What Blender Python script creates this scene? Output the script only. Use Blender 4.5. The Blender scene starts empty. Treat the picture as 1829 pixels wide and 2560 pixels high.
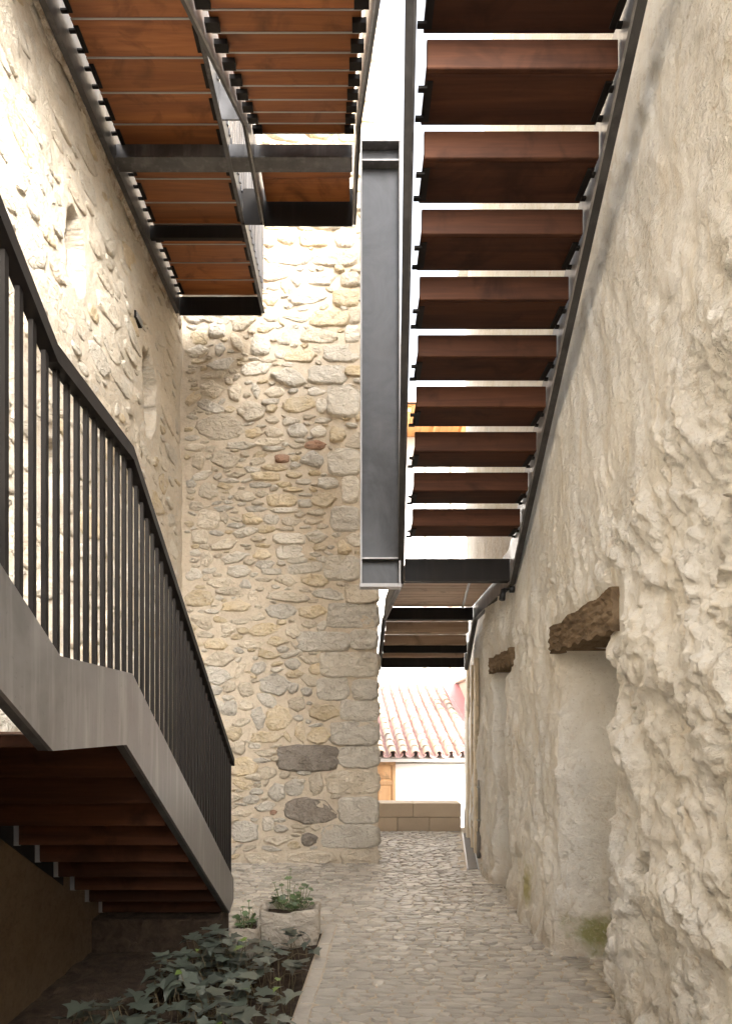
import bpy, bmesh, math, random
import numpy as np
from mathutils import Vector, Matrix, Euler

# ---------------------------------------------------------------- scene, camera, light
S = bpy.context.scene
C = S.collection
R = math.radians
EYE = 1.6

cam_d = bpy.data.cameras.new('camera')
cam = bpy.data.objects.new('camera', cam_d)
C.objects.link(cam)
cam.location = (0, 0, EYE)
cam.rotation_euler = (R(90), 0, 0)
cam_d.sensor_fit = 'VERTICAL'
cam_d.sensor_height = 36.0
cam_d.lens = 36.0 * 1600 / 2560
cam_d.shift_x = (914.5 - 890) / 2560
cam_d.shift_y = (1815 - 1280) / 2560
cam_d.clip_start = 0.05
cam_d.clip_end = 2000
S.camera = cam

SUN_EL, SUN_AZ = 27.0, -37.0          # azimuth: where the sun stands, 0 = straight behind the camera, + = to the left
world = bpy.data.worlds.new('World')
S.world = world
world.use_nodes = True
wn = world.node_tree
bg = wn.nodes['Background']
sky = wn.nodes.new('ShaderNodeTexSky')
sky.sky_type = 'NISHITA'
sky.sun_disc = False
sky.sun_elevation = R(SUN_EL)
sky.sun_rotation = R(180 + SUN_AZ)
sky.air_density = 1.0
sky.dust_density = 6.0
sky.ozone_density = 1.0
veil = wn.nodes.new('ShaderNodeHueSaturation')      # thin high cloud takes most of the blue out
veil.inputs['Saturation'].default_value = .22
wn.links.new(sky.outputs[0], veil.inputs['Color'])
wn.links.new(veil.outputs[0], bg.inputs[0])
bg.inputs[1].default_value = 0.15

sun_d = bpy.data.lights.new('sun', 'SUN')
sun_d.energy = .5
sun_d.angle = R(25)
sun_d.color = (1.0, 0.95, 0.88)
sun = bpy.data.objects.new('sun', sun_d)
C.objects.link(sun)
el, az = R(SUN_EL), R(SUN_AZ)
to_sun = Vector((-math.sin(az) * math.cos(el), -math.cos(az) * math.cos(el), math.sin(el)))
sun.rotation_euler = to_sun.to_track_quat('Z', 'Y').to_euler()
sun.location = to_sun * 40

S.view_settings.view_transform = 'Standard'
S.view_settings.look = 'None'
S.view_settings.gamma = 1
S.view_settings.use_curve_mapping = False
S.view_settings.exposure = 2.82

rnd = random.Random(7)
nrs = np.random.RandomState(11)

# ---------------------------------------------------------------- noise
def _hash(i, j, k, seed):
    h = (i.astype(np.int64) * 374761393 + j.astype(np.int64) * 668265263 + k.astype(np.int64) * 2147483647 + seed * 974711) & 0xffffffff
    h = ((h ^ (h >> 13)) * 1274126177) & 0xffffffff
    h = ((h ^ (h >> 16)) * 2246822519) & 0xffffffff
    h = h ^ (h >> 15)
    return (h & 0xffff) / 32767.5 - 1.0

def vnoise(x, y, z=0.0, seed=0):
    x = np.asarray(x, float); y = np.asarray(y, float); z = np.zeros_like(x) + z
    xi, yi, zi = np.floor(x), np.floor(y), np.floor(z)
    fx, fy, fz = x - xi, y - yi, z - zi
    s = lambda t: t * t * t * (t * (t * 6 - 15) + 10)
    fx, fy, fz = s(fx), s(fy), s(fz)
    r = 0
    for a in (0, 1):
        for b in (0, 1):
            for c in (0, 1):
                w = (fx if a else 1 - fx) * (fy if b else 1 - fy) * (fz if c else 1 - fz)
                r = r + w * _hash(xi + a, yi + b, zi + c, seed)
    return r

def fbm(x, y, z=0.0, seed=0, octv=4, gain=.5):
    r, a, f, n = 0, 1.0, 1.0, 0
    for o in range(octv):
        r = r + a * vnoise(np.asarray(x) * f, np.asarray(y) * f, np.asarray(z) * f, seed + o * 17)
        n += a; a *= gain; f *= 2.03
    return r / n

def sstep(a, b, x):
    t = np.clip((x - a) / (b - a), 0, 1)
    return t * t * (3 - 2 * t)

# ---------------------------------------------------------------- materials
class NT:
    def __init__(s, name):
        s.m = bpy.data.materials.new(name); s.m.use_nodes = True
        s.t = s.m.node_tree; s.n = s.t.nodes; s.b = s.n['Principled BSDF']
        s.co = s.n.new('ShaderNodeTexCoord')
    def node(s, typ, **kw):
        n = s.n.new(typ)
        for k, v in kw.items(): setattr(n, k, v)
        return n
    def link(s, a, b): s.t.links.new(a, b)
    def coords(s, scale=(1, 1, 1), rand=False, src='Object'):
        mp = s.node('ShaderNodeMapping'); mp.inputs['Scale'].default_value = scale
        if rand:
            oi = s.node('ShaderNodeObjectInfo')
            mm = s.node('ShaderNodeMath', operation='MULTIPLY'); mm.inputs[1].default_value = 37.0
            s.link(oi.outputs['Random'], mm.inputs[0])
            cx = s.node('ShaderNodeCombineXYZ')
            for i in range(3): s.link(mm.outputs[0], cx.inputs[i])
            va = s.node('ShaderNodeVectorMath', operation='ADD')
            s.link(s.co.outputs[src], va.inputs[0]); s.link(cx.outputs[0], va.inputs[1])
            s.link(va.outputs[0], mp.inputs['Vector'])
        else:
            s.link(s.co.outputs[src], mp.inputs['Vector'])
        return mp.outputs[0]
    def noise(s, vec, scale, detail=5, rough=.55, dist=0.0):
        detail = min(detail, 4)
        n = s.node('ShaderNodeTexNoise')
        n.inputs['Scale'].default_value = scale; n.inputs['Detail'].default_value = detail
        n.inputs['Roughness'].default_value = rough; n.inputs['Distortion'].default_value = dist
        s.link(vec, n.inputs['Vector']); return n.outputs['Fac']
    def ramp(s, fac, stops):
        r = s.node('ShaderNodeValToRGB'); e = r.color_ramp.elements
        while len(e) < len(stops): e.new(.5)
        for i, (p, c) in enumerate(stops):
            e[i].position = p
            e[i].color = (c, c, c, 1) if not isinstance(c, tuple) else (*c, 1)
        s.link(fac, r.inputs[0]); return r.outputs[0]
    def mix(s, fac, a, b, mode='MIX'):
        n = s.node('ShaderNodeMix', data_type='RGBA', blend_type=mode)
        for sock, v in ((n.inputs[0], fac), (n.inputs[6], a), (n.inputs[7], b)):
            if hasattr(v, 'links'): s.link(v, sock)
            elif isinstance(v, tuple): sock.default_value = (*v, 1)
            else: sock.default_value = v
        return n.outputs[2]
    def math(s, op, a, b=0.0):
        n = s.node('ShaderNodeMath', operation=op)
        for sock, v in ((n.inputs[0], a), (n.inputs[1], b)):
            if hasattr(v, 'links'): s.link(v, sock)
            else: sock.default_value = v
        return n.outputs[0]
    def bump(s, h, strength, dist, prev=None):
        b = s.node('ShaderNodeBump'); b.inputs['Strength'].default_value = strength; b.inputs['Distance'].default_value = dist
        s.link(h, b.inputs['Height'])
        if prev is not None: s.link(prev, b.inputs['Normal'])
        return b.outputs[0]
    def vary(s, col, lo=.8, hi=1.2):
        oi = s.node('ShaderNodeObjectInfo')
        mr = s.node('ShaderNodeMapRange'); mr.inputs['To Min'].default_value = lo; mr.inputs['To Max'].default_value = hi
        s.link(oi.outputs['Random'], mr.inputs[0])
        hs = s.node('ShaderNodeHueSaturation')
        s.link(mr.outputs[0], hs.inputs['Value'])
        if hasattr(col, 'links'): s.link(col, hs.inputs['Color'])
        else: hs.inputs['Color'].default_value = (*col, 1)
        return hs.outputs[0]
    def out(s, col, rough=.8, normal=None, metal=0.0, spec=None):
        if hasattr(col, 'links'): s.link(col, s.b.inputs['Base Color'])
        else: s.b.inputs['Base Color'].default_value = (*col, 1)
        if hasattr(rough, 'links'): s.link(rough, s.b.inputs['Roughness'])
        else: s.b.inputs['Roughness'].default_value = rough
        s.b.inputs['Metallic'].default_value = metal
        if spec is not None: s.b.inputs['Specular IOR Level'].default_value = spec
        if normal is not None: s.link(normal, s.b.inputs['Normal'])
        return s.m

def stone_mat(name, a, b, pit=(.1, .09, .08), bs=1.0):
    t = NT(name); v = t.coords(rand=True); vf = t.coords((1, 1, 1.35), rand=True)
    n1 = t.noise(v, 7, 6, .6, .4); n2 = t.noise(v, 42, 5, .65); n3 = t.noise(vf, 13, 9, .68, .9)
    col = t.mix(t.ramp(n1, [(.35, 0.0), (.65, 1.0)]), a, b)
    col = t.mix(t.ramp(n3, [(.56, 0.0), (.72, .55)]), col, tuple(min(.8, q * 1.22) for q in b))
    col = t.mix(t.ramp(n3, [(.30, .40), (.46, 0.0)]), col, tuple((p_ + 2 * q_) / 3 * .8 for p_, q_ in zip(pit, a)))
    col = t.mix(t.ramp(n2, [(.30, .5), (.44, 0.0)]), col, pit)
    col = t.vary(col, .86, 1.14)
    nm = t.bump(n3, 1.0 * bs, .042); nm = t.bump(n2, .6 * bs, .008, nm)
    return t.out(col, .9, nm, spec=.25)

def mortar_mat(name, a, b, c, chips=0.0):
    t = NT(name); v = t.coords()
    n1 = t.noise(v, 1.3, 5, .6); n2 = t.noise(v, 120, 4, .7); n3 = t.noise(v, 9, 6, .6)
    col = t.mix(t.ramp(n1, [(.35, 0.0), (.65, 1.0)]), a, b)
    col = t.mix(t.ramp(n3, [(.55, 0.0), (.75, .6)]), col, c)
    nm = t.bump(n3, .5, .03); nm = t.bump(n2, .5, .004, nm)
    n4 = t.noise(v, 24, 7, .7, .6)
    col = t.mix(t.ramp(n4, [(.36, .35), (.52, 0.0)]), col, tuple(q * .72 for q in c)); nm = t.bump(n4, .45, .02, nm)
    if chips:
        vc = t.coords((1, 1.0, 1.9)); q = t.noise(vc, 11, 9, .72, 1.4); w = t.noise(vc, 26, 7, .7, 1.0)
        nm = t.bump(q, .55 * chips, .035, nm); nm = t.bump(w, .4 * chips, .012, nm)
        col = t.mix(t.ramp(q, [(.54, 0.0), (.60, .5)]), col, (.60, .575, .52)); col = t.mix(t.ramp(w, [(.28, .5), (.36, 0.0)]), col, (.48, .37, .24))
    return t.out(col, .95, nm, spec=.2)

def plaster_mat():
    t = NT('lime_plaster'); v = t.coords(); vs = t.coords((1, 3.2, .55))
    big = t.noise(vs, 1.1, 6, .62, .6); mid = t.noise(v, 6, 6, .65, .3); fine = t.noise(v, 70, 6, .7); grit = t.noise(v, 220, 3, .7)
    run = t.noise(t.coords((1, 9, .8)), 1.4, 6, .65, .2)
    col = t.mix(t.ramp(big, [(.38, 0.0), (.66, 1.0)]), (.755, .735, .69), (.71, .665, .58))
    col = t.mix(t.ramp(run, [(.54, 0.0), (.74, .6)]), col, (.60, .49, .33))
    col = t.mix(t.ramp(mid, [(.52, 0.0), (.70, .8)]), col, (.80, .78, .73))
    col = t.mix(t.ramp(fine, [(.30, .5), (.40, 0.0)]), col, (.33, .25, .16))
    # damp dirt creeping up from the ground and two moss patches
    sx = t.node('ShaderNodeSeparateXYZ'); t.link(t.co.outputs['Object'], sx.inputs[0])
    low = t.math('SUBTRACT', 1.0, t.math('MULTIPLY', sx.outputs['Z'], 2.2))
    low = t.math('MULTIPLY', low, t.ramp(mid, [(.35, 0.0), (.6, 1.0)]))
    lowc = t.node('ShaderNodeClamp'); t.link(t.math('MULTIPLY', low, .55), lowc.inputs[0])
    col = t.mix(lowc.outputs[0], col, (.40, .29, .16))
    def blob(y, z, ry, rz):
        dy = t.math('DIVIDE', t.math('SUBTRACT', sx.outputs['Y'], y), ry); dz = t.math('DIVIDE', t.math('SUBTRACT', sx.outputs['Z'], z), rz)
        d = t.math('SQRT', t.math('ADD', t.math('MULTIPLY', dy, dy), t.math('MULTIPLY', dz, dz)))
        d = t.math('ADD', d, t.math('MULTIPLY', t.math('SUBTRACT', mid, .5), 2.2))
        return t.ramp(d, [(.25, .85), (.95, 0.0)])
    col = t.mix(blob(4.36, .20, .13, .17), col, (.235, .24, .06))
    col = t.mix(blob(5.15, .32, .14, .20), col, (.33, .29, .10))
    m2 = t.noise(v, 19, 8, .7, .7); patch = t.ramp(t.noise(v, 1.7, 3, .6, .5), [(.42, .15), (.6, 1.0)])
    rel = t.math('MULTIPLY', m2, patch)
    col = t.mix(t.math('MULTIPLY', t.ramp(m2, [(.34, .5), (.46, 0.0)]), patch), col, (.46, .36, .24)); col = t.mix(t.math('MULTIPLY', t.ramp(m2, [(.56, 0.0), (.68, .6)]), patch), col, (.78, .76, .71))
    nm = t.bump(mid, .65, .034); nm = t.bump(rel, .85, .04, nm); nm = t.bump(fine, .85, .012, nm); nm = t.bump(grit, .6, .004, nm)
    return t.out(col, .85, nm, spec=.3)

def wood_mat(name, a, b, c, rough=.45, along='X', scale=1.0):
    t = NT(name)
    sc = {'X': (1.2, 22, 22), 'Y': (22, 1.2, 22), 'Z': (22, 22, 1.2)}[along]
    sc = tuple(q * scale for q in sc)
    v = t.coords(sc, rand=True); v2 = t.coords(tuple(q * .25 for q in sc), rand=True)
    g = t.noise(v, 1.0, 6, .65, 1.2); w = t.noise(v2, 1.0, 4, .6, 2.0); st = t.noise(t.coords(rand=True), 3.2, 5, .6, .8)
    col = t.mix(t.ramp(g, [(.3, 0.0), (.7, 1.0)]), a, b)
    col = t.mix(t.ramp(w, [(.45, 0.0), (.7, .75)]), col, c)
    col = t.mix(t.ramp(st, [(.54, 0.0), (.70, .7)]), col, tuple(q * .35 for q in a))
    col = t.vary(col, .78, 1.2)
    nm = t.bump(g, .25, .004)
    return t.out(col, rough, nm, spec=.2 if rough > .7 else .4)

def steel_mat(name, a, b, rough=.42, metal=.55, streak=.5):
    t = NT(name); v = t.coords(rand=True); vs = t.coords((9, 9, .7), rand=True)
    n = t.noise(v, 2.2, 6, .65, .6); st = t.noise(vs, 1.6, 5, .6); f = t.noise(v, 38, 5, .7)
    col = t.mix(t.ramp(n, [(.38, 0.0), (.62, 1.0)]), a, b)
    col = t.mix(t.ramp(st, [(.5, 0.0), (.7, streak)]), col, tuple(min(1, q * 1.7) for q in b))
    col = t.mix(t.ramp(f, [(.62, 0.0), (.75, .35)]), col, tuple(q * .4 for q in a))
    rg = t.ramp(n, [(.3, rough - .08), (.7, rough + .14)])
    nm = t.bump(f, .08, .002)
    return t.out(col, rg, nm, metal, spec=.25 if metal < .05 else None)

def plain_mat(name, col, rough=.8, var=.08, scale=6, bump=.2, metal=0.0, dist=.01):
    t = NT(name); v = t.coords(rand=True)
    n = t.noise(v, scale, 6, .65, .3); f = t.noise(v, scale * 14, 4, .7)
    c = t.mix(n, tuple(q * (1 - var) for q in col), tuple(min(1, q * (1 + var)) for q in col))
    nm = t.bump(n, bump, dist); nm = t.bump(f, bump, dist * .3, nm)
    return t.out(t.vary(c, .93, 1.07), rough, nm, metal)

MS = {
    'g': stone_mat('stone_grey', (.52, .475, .405), (.60, .56, .49), (.30, .26, .2)),
    'w': stone_mat('stone_pale', (.66, .61, .525), (.61, .55, .455), (.42, .35, .26)),
    'o': stone_mat('stone_ochre', (.60, .485, .315), (.63, .54, .405), (.40, .28, .16)),
    't': stone_mat('stone_tan', (.58, .50, .385), (.64, .57, .465), (.36, .27, .18)),
    'd': stone_mat('stone_dark', (.24, .205, .17), (.36, .32, .275), (.09, .075, .065)),
    'p': stone_mat('stone_plaster_smeared', (.60, .525, .415), (.61, .56, .47), (.40, .31, .2)),
    'r': stone_mat('stone_brick_red', (.34, .19, .12), (.42, .29, .21)),
}
MAT = {
    'mortar': mortar_mat('ochre_mortar', (.59, .50, .385), (.62, .54, .43), (.54, .435, .31)),
    'mortar_left': mortar_mat('cream_mortar', (.61, .53, .42), (.63, .565, .465), (.56, .46, .33), 1.0),
    'plaster': plaster_mat(),
    'wood': wood_mat('red_hardwood', (.25, .085, .028), (.36, .135, .043), (.15, .052, .022)),
    'wood_dark': wood_mat('brown_hardwood', (.052, .019, .0095), (.085, .032, .0145), (.030, .0115, .007), .72),
    'wood_grey': wood_mat('weathered_deck', (.52, .375, .27), (.62, .47, .35), (.36, .24, .165), .6),
    'lintel': wood_mat('old_lintel_wood', (.20, .14, .085), (.11, .075, .045), (.30, .225, .15), .85, 'Y', .8),
    'door_wood': wood_mat('tan_door_wood', (.52, .30, .15), (.60, .38, .21), (.44, .24, .11), .5, 'Z', .5),
    'eave_wood': wood_mat('orange_eave_wood', (.62, .30, .10), (.70, .38, .15), (.5, .22, .07), .5, 'Y', .5),
    'cream_wood': wood_mat('cream_painted_wood', (.62, .52, .37), (.68, .59, .45), (.5, .38, .24), .6, 'Z', .5),
    'steel': steel_mat('raw_steel', (.06, .058, .06), (.12, .118, .12)),
    'steel_plate': steel_mat('brushed_raw_steel', (.17, .165, .16), (.26, .25, .245), .38, .6),
    'steel_dark': steel_mat('dark_mill_steel', (.026, .024, .023), (.048, .045, .043), .5, .2),
    'iron': steel_mat('dark_iron', (.0075, .0058, .005), (.013, .0105, .009), .6, .0),
    'white': plain_mat('white_render', (.80, .79, .77), .9, .04, 4, .25),
    'grey_render': plain_mat('grey_render', (.50, .49, .47), .9, .08, 4, .25),
    'beige_render': plain_mat('beige_render', (.60, .51, .40), .9, .08, 4, .25),
    'bench': plain_mat('sand_concrete', (.42, .335, .245), .85, .10, 5, .15, dist=.004),
    'soil': None, 'cable': plain_mat('grey_cable', (.24, .22, .2), .6),
    'tile_pan': plain_mat('pink_pan_tile', (.62, .42, .41), .8, .15, 8, .2),
    'pink': plain_mat('pink_flashing', (.62, .27, .28), .7, .1, 5, .2),
    'galv': plain_mat('galvanised_steel', (.42, .42, .42), .4, .1, 12, .1, .7),
    'pot': stone_mat('trough_stone', (.37, .32, .26), (.46, .41, .34), (.2, .16, .12)),
    'black': plain_mat('black_metal', (.02, .02, .021), .45, .1, 9, .1, .3),
    'bed_joint': mortar_mat('sand_joint', (.55, .47, .37), (.50, .42, .32), (.43, .35, .26)),
    'ground': mortar_mat('street_ground', (.44, .38, .31), (.50, .44, .36), (.38, .32, .25)),
    'stem': plain_mat('plant_stem', (.12, .09, .045), .7),
}
MAT['stair_shade_render'] = mortar_mat('stair_shade_render', (.125, .085, .05), (.17, .12, .075), (.09, .06, .035))  # dark brown holds the shade under the lower stair as colour
def soil_mat():
    t = NT('dark_soil'); v = t.coords()
    a = t.noise(v, 14, 8, .7, .5); b = t.noise(v, 90, 6, .75)
    col = t.mix(t.ramp(a, [(.35, 0.0), (.65, 1.0)]), (.04, .027, .019), (.085, .06, .042))
    col = t.mix(t.ramp(b, [(.62, 0.0), (.74, .5)]), col, (.22, .165, .12))
    nm = t.bump(a, .8, .03); nm = t.bump(b, .7, .012, nm)
    return t.out(col, .95, nm, spec=.2)
MAT['soil'] = soil_mat()
def sett_mat(name, a, b):
    t = NT(name); v = t.coords(rand=True); w = t.coords()
    n = t.noise(v, 22, 6, .65); f = t.noise(v, 120, 4, .7)
    geo = t.node('ShaderNodeNewGeometry')
    ri = t.node('ShaderNodeMapRange'); ri.inputs['To Min'].default_value = .66; ri.inputs['To Max'].default_value = 1.22
    t.link(geo.outputs['Random Per Island'], ri.inputs[0])
    col = t.mix(t.ramp(n, [(.3, 0.0), (.7, 1.0)]), a, b)
    big = t.noise(w, .9, 4, .6)
    col = t.mix(t.ramp(big, [(.4, 0.0), (.65, .5)]), col, (.47, .41, .33))
    hs = t.node('ShaderNodeHueSaturation'); t.link(ri.outputs[0], hs.inputs['Value']); t.link(col, hs.inputs['Color'])
    col = t.vary(hs.outputs[0], .88, 1.12)
    nm = t.bump(n, .7, .012); nm = t.bump(f, .5, .004, nm)
    return t.out(col, t.ramp(n, [(.3, .30), (.7, .52)]), nm)
MAT['sett'] = sett_mat('pale_sett', (.45, .41, .355), (.57, .53, .465))
MAT['kerb_sett'] = sett_mat('edge_sett', (.36, .325, .28), (.45, .41, .355))
def leaf_mat(name, a, b, rough):
    t = NT(name); v = t.coords(rand=True)
    n = t.noise(v, 14, 5, .6)
    col = t.vary(t.mix(n, a, b), .7, 1.35)
    vo = t.noise(t.coords((1, 1, 1)), 40, 3, .6)
    return t.out(col, rough, t.bump(vo, .25, .004), spec=.85)
MAT['ivy'] = leaf_mat('ivy_leaf', (.062, .075, .058), (.10, .115, .09), .36)
MAT['ivy_new'] = leaf_mat('young_ivy_leaf', (.10, .17, .02), (.16, .24, .04), .4)
MAT['leaf'] = leaf_mat('trough_leaf', (.055, .10, .03), (.10, .155, .055), .45)
def tile_mat(name, a, b):
    t = NT(name); v = t.coords(rand=True)
    n = t.noise(v, 9, 6, .65, .5); f = t.noise(v, 60, 4, .7)
    col = t.mix(t.ramp(n, [(.35, 0.0), (.65, 1.0)]), a, b)
    col = t.mix(t.ramp(f, [(.6, 0.0), (.72, .4)]), col, (.22, .2, .17))
    return t.out(t.vary(col, .82, 1.12), .85, t.bump(f, .4, .004))
TILES = [tile_mat('tile_cream', (.60, .50, .39), (.52, .40, .29)), tile_mat('tile_buff', (.56, .43, .32), (.60, .52, .43)),
         tile_mat('tile_pinkish', (.56, .37, .29), (.58, .46, .37)), tile_mat('tile_greyed', (.40, .36, .32), (.50, .43, .36))]

# ---------------------------------------------------------------- mesh helpers
def mesh_from(name, verts, faces, smooth=False):
    me = bpy.data.meshes.new(name)
    me.from_pydata([tuple(map(float, v)) for v in verts], [], faces)
    me.update()
    if smooth:
        me.polygons.foreach_set('use_smooth', [True] * len(me.polygons))
    return me

def grid_mesh(name, P, smooth=True, flip=False):
    """P: (n, m, 3) array of points"""
    n, m, _ = P.shape
    idx = np.arange(n * m).reshape(n, m)
    a, b, c, d = idx[:-1, :-1].ravel(), idx[1:, :-1].ravel(), idx[1:, 1:].ravel(), idx[:-1, 1:].ravel()
    q = np.stack([a, b, c, d] if not flip else [a, d, c, b], 1)
    me = bpy.data.meshes.new(name)
    me.vertices.add(n * m); me.vertices.foreach_set('co', P.reshape(-1).astype(np.float32))
    k = len(q)
    me.loops.add(k * 4); me.loops.foreach_set('vertex_index', q.ravel().astype(np.int32))
    me.polygons.add(k)
    me.polygons.foreach_set('loop_start', np.arange(0, k * 4, 4, dtype=np.int32))
    me.polygons.foreach_set('use_smooth', [smooth] * k)
    me.update(calc_edges=True); me.validate()
    return me

class MB:
    def __init__(s): s.v = []; s.f = []
    def add(s, verts, faces):
        o = len(s.v); s.v += [tuple(v) for v in verts]; s.f += [[i + o for i in f] for f in faces]; return s
    def box(s, x0, x1, y0, y1, z0, z1):
        v = [(x, y, z) for z in (z0, z1) for y in (y0, y1) for x in (x0, x1)]
        return s.add(v, [[0, 2, 3, 1], [4, 5, 7, 6], [0, 1, 5, 4], [2, 6, 7, 3], [0, 4, 6, 2], [1, 3, 7, 5]])
    def prism(s, prof, x0, x1, xf=None):
        """profile in (y, z), extruded along x; xf(y) shifts x"""
        n = len(prof); f = xf or (lambda y: 0.0)
        v = [(x0 + f(y), y, z) for y, z in prof] + [(x1 + f(y), y, z) for y, z in prof]
        area = sum(prof[i][0] * prof[(i + 1) % n][1] - prof[(i + 1) % n][0] * prof[i][1] for i in range(n))
        a, b = list(range(n)), list(range(n, 2 * n))
        fs = [a[::-1], b] if area > 0 else [a, b[::-1]]
        for i in range(n):
            j = (i + 1) % n
            fs.append([i, j, n + j, n + i] if area > 0 else [j, i, n + i, n + j])
        return s.add(v, fs)
    def tube(s, pts, r, n=6, cap=True):
        pts = [Vector(p) for p in pts]; rr = r if isinstance(r, (list, tuple)) else [r] * len(pts)
        rings = []
        for i, p in enumerate(pts):
            d = (pts[min(i + 1, len(pts) - 1)] - pts[max(i - 1, 0)]).normalized()
            u = d.orthogonal().normalized() if i == 0 else (u0 - d * u0.dot(d)).normalized()
            u0 = u; w = d.cross(u)
            rings.append([p + (u * math.cos(2 * math.pi * k / n) + w * math.sin(2 * math.pi * k / n)) * rr[i] for k in range(n)])
        v = [q for g in rings for q in g]; fs = []
        for i in range(len(pts) - 1):
            for k in range(n):
                fs.append([i * n + k, i * n + (k + 1) % n, (i + 1) * n + (k + 1) % n, (i + 1) * n + k])
        if cap: fs += [list(range(n))[::-1], [(len(pts) - 1) * n + k for k in range(n)]]
        return s.add(v, fs)
    def mesh(s, name, smooth=False, bevel=0.0, seg=1):
        me = mesh_from(name, s.v, s.f, smooth)
        if bevel:
            bm = bmesh.new(); bm.from_mesh(me)
            bmesh.ops.bevel(bm, geom=list(bm.edges), offset=bevel, segments=seg, affect='EDGES', clamp_overlap=True)
            bm.to_mesh(me); bm.free(); me.update()
        return me

def box_mesh(name, sx, sy, sz, bevel=0.0):
    return MB().box(-sx / 2, sx / 2, -sy / 2, sy / 2, -sz / 2, sz / 2).mesh(name, bevel=bevel)

def obj(name, me, mat, parent=None, loc=(0, 0, 0), rot=(0, 0, 0), scale=(1, 1, 1)):
    o = bpy.data.objects.new(name, me); C.objects.link(o)
    if mat is not None and len(me.materials) == 0: me.materials.append(mat)
    elif mat is not None and me.materials[0] is not mat:
        o.material_slots[0].link = 'OBJECT'; o.material_slots[0].material = mat
    o.location = loc; o.rotation_euler = rot; o.scale = scale
    if parent is not None:
        o.parent = parent
        w = PW[parent.name]
        o.matrix_parent_inverse = w.inverted()
    PW[o.name] = Matrix.LocRotScale(Vector(loc), Euler(rot), Vector(scale))
    return o
PW = {}
def thing(name, loc, label, cat, group=None):
    o = bpy.data.objects.new(name, None); C.objects.link(o); o.location = loc; o.empty_display_size = .1
    PW[o.name] = Matrix.Translation(Vector(loc))
    return tag(o, label, cat, group)
def tag(o, label, cat, group=None):
    o['label'] = label; o['category'] = cat
    if group: o['group'] = group
    return o
def struct(o): o['kind'] = 'structure'; return o
def stuff(o): o['kind'] = 'stuff'; return o

# ================================================================ GROUND
def make_ground():
    ys = np.array([-300, -20, -2, 3, 10.1, 10.13, 14, 40, 400.]); zs = np.array([-.06, -.06, -.06, -.06, -.06, -1.75, -1.75, -1.75, -1.75])
    xs = np.array([-400, -30, -3, 0, 3, 30, 400.])
    P = np.zeros((len(xs), len(ys), 3)); P[..., 0] = xs[:, None]; P[..., 1] = ys[None]; P[..., 2] = zs[None]
    struct(obj('ground', grid_mesh('ground', P, False), MAT['ground']))
make_ground()

WALL_Y = 7.42          # face of the rubble wall that closes the yard
LEFT_X = -2.03
def bed_edge(y): return -.354 + .0597 * (y - 3.436)

# ================================================================ STONES
def outline(w, h, rot, p, K, rg):
    """irregular star-shaped outline of one stone, K points"""
    if p >= 4:
        th = np.arange(K) * 2 * np.pi / K + rg.uniform(-.05, .05)
        c, s = np.cos(th), np.sin(th)
        # walk the outline evenly: use angles warped to the box aspect
        x, y = c * w / 2, s * h / 2
        m = (np.abs(c) ** p + np.abs(s) ** p) ** (-1 / p)
        x, y = x * m, y * m
        j = 1 + rg.uniform(-.04, .04, K) + .05 * fbm(c * 2.2 + rg.uniform(0, 50), s * 2.2, 0, 3, 3)
        x, y = x * j, y * j
    else:
        n = rg.randint(5, 9)
        a = np.sort((np.arange(n) + rg.uniform(-.32, .32, n)) * 2 * np.pi / n)
        r = rg.uniform(.90, 1.14, n)
        px, py = np.cos(a) * w / 2 * r * 1.06, np.sin(a) * h / 2 * r * 1.06
        px = np.append(px, px[0]); py = np.append(py, py[0])
        t = np.linspace(0, n, K, endpoint=False)
        i = t.astype(int); f = t - i
        x = px[i] * (1 - f) + px[i + 1] * f; y = py[i] * (1 - f) + py[i + 1] * f
        # knock the corners back a little
        x = x * .86 + .07 * (np.roll(x, 1) + np.roll(x, -1)); y = y * .86 + .07 * (np.roll(y, 1) + np.roll(y, -1))
        j = 1 + rg.uniform(-.07, .07, K); x, y = x * j, y * j
    cr, sr = math.cos(R(rot)), math.sin(R(rot))
    return np.stack([x * cr - y * sr, x * sr + y * cr], 1)

def stone_verts(ol, proud, rg, flatness=.5):
    """rings of (s, t, d): d is the distance out of the wall; the face is broken by noise, not by the rings"""
    K = len(ol)
    tilt = np.array([rg.uniform(-.10, .10), rg.uniform(-.20, .06)]) * (1 - flatness * .6)
    o = rg.uniform(0, 90, 2)
    big = np.abs(ol).max() > .16
    levels = ((1.08, -1.0), (1.0, .35), (.94, .95), (.80, 1.0), (.60, 1.0), (.40, 1.0), (.2, 1.0)) if big else ((1.08, -1.0), (1.0, .35), (.90, .98), (.45, 1.0))
    rings = []
    for n, (sc, lv) in enumerate(levels):
        pts = ol * sc
        if 0 < n: pts = pts * (1 + rg.uniform(-.04, .04, (K, 1))) + rg.uniform(-.004, .004, (K, 2)) * (n > 1)
        if lv < 0: d = np.full(K, -.03)
        else:
            q = fbm((pts[:, 0] + o[0]) * 11, (pts[:, 1] + o[1]) * 16, 0, 7, 3)
            st = np.floor((q + 1) * 3.2) / 3.2 - 1
            d = lv * proud * (1 + .8 * (.5 * q + .5 * st)) + (pts @ tilt) * (sc < 1.0)
        rings.append(np.column_stack([pts, d]))
    V = np.vstack(rings + [np.array([[rg.uniform(-.01, .01), rg.uniform(-.01, .01), proud * (1 + rg.uniform(-.2, .2))]])]); F = []
    nr = len(levels)
    for r in range(nr - 1):
        for k in range(K):
            a, b = r * K + k, r * K + (k + 1) % K
            F.append((a, b, b + K, a + K))
    for k in range(K): F.append(((nr - 1) * K + k, (nr - 1) * K + (k + 1) % K, nr * K))
    return V, F

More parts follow.
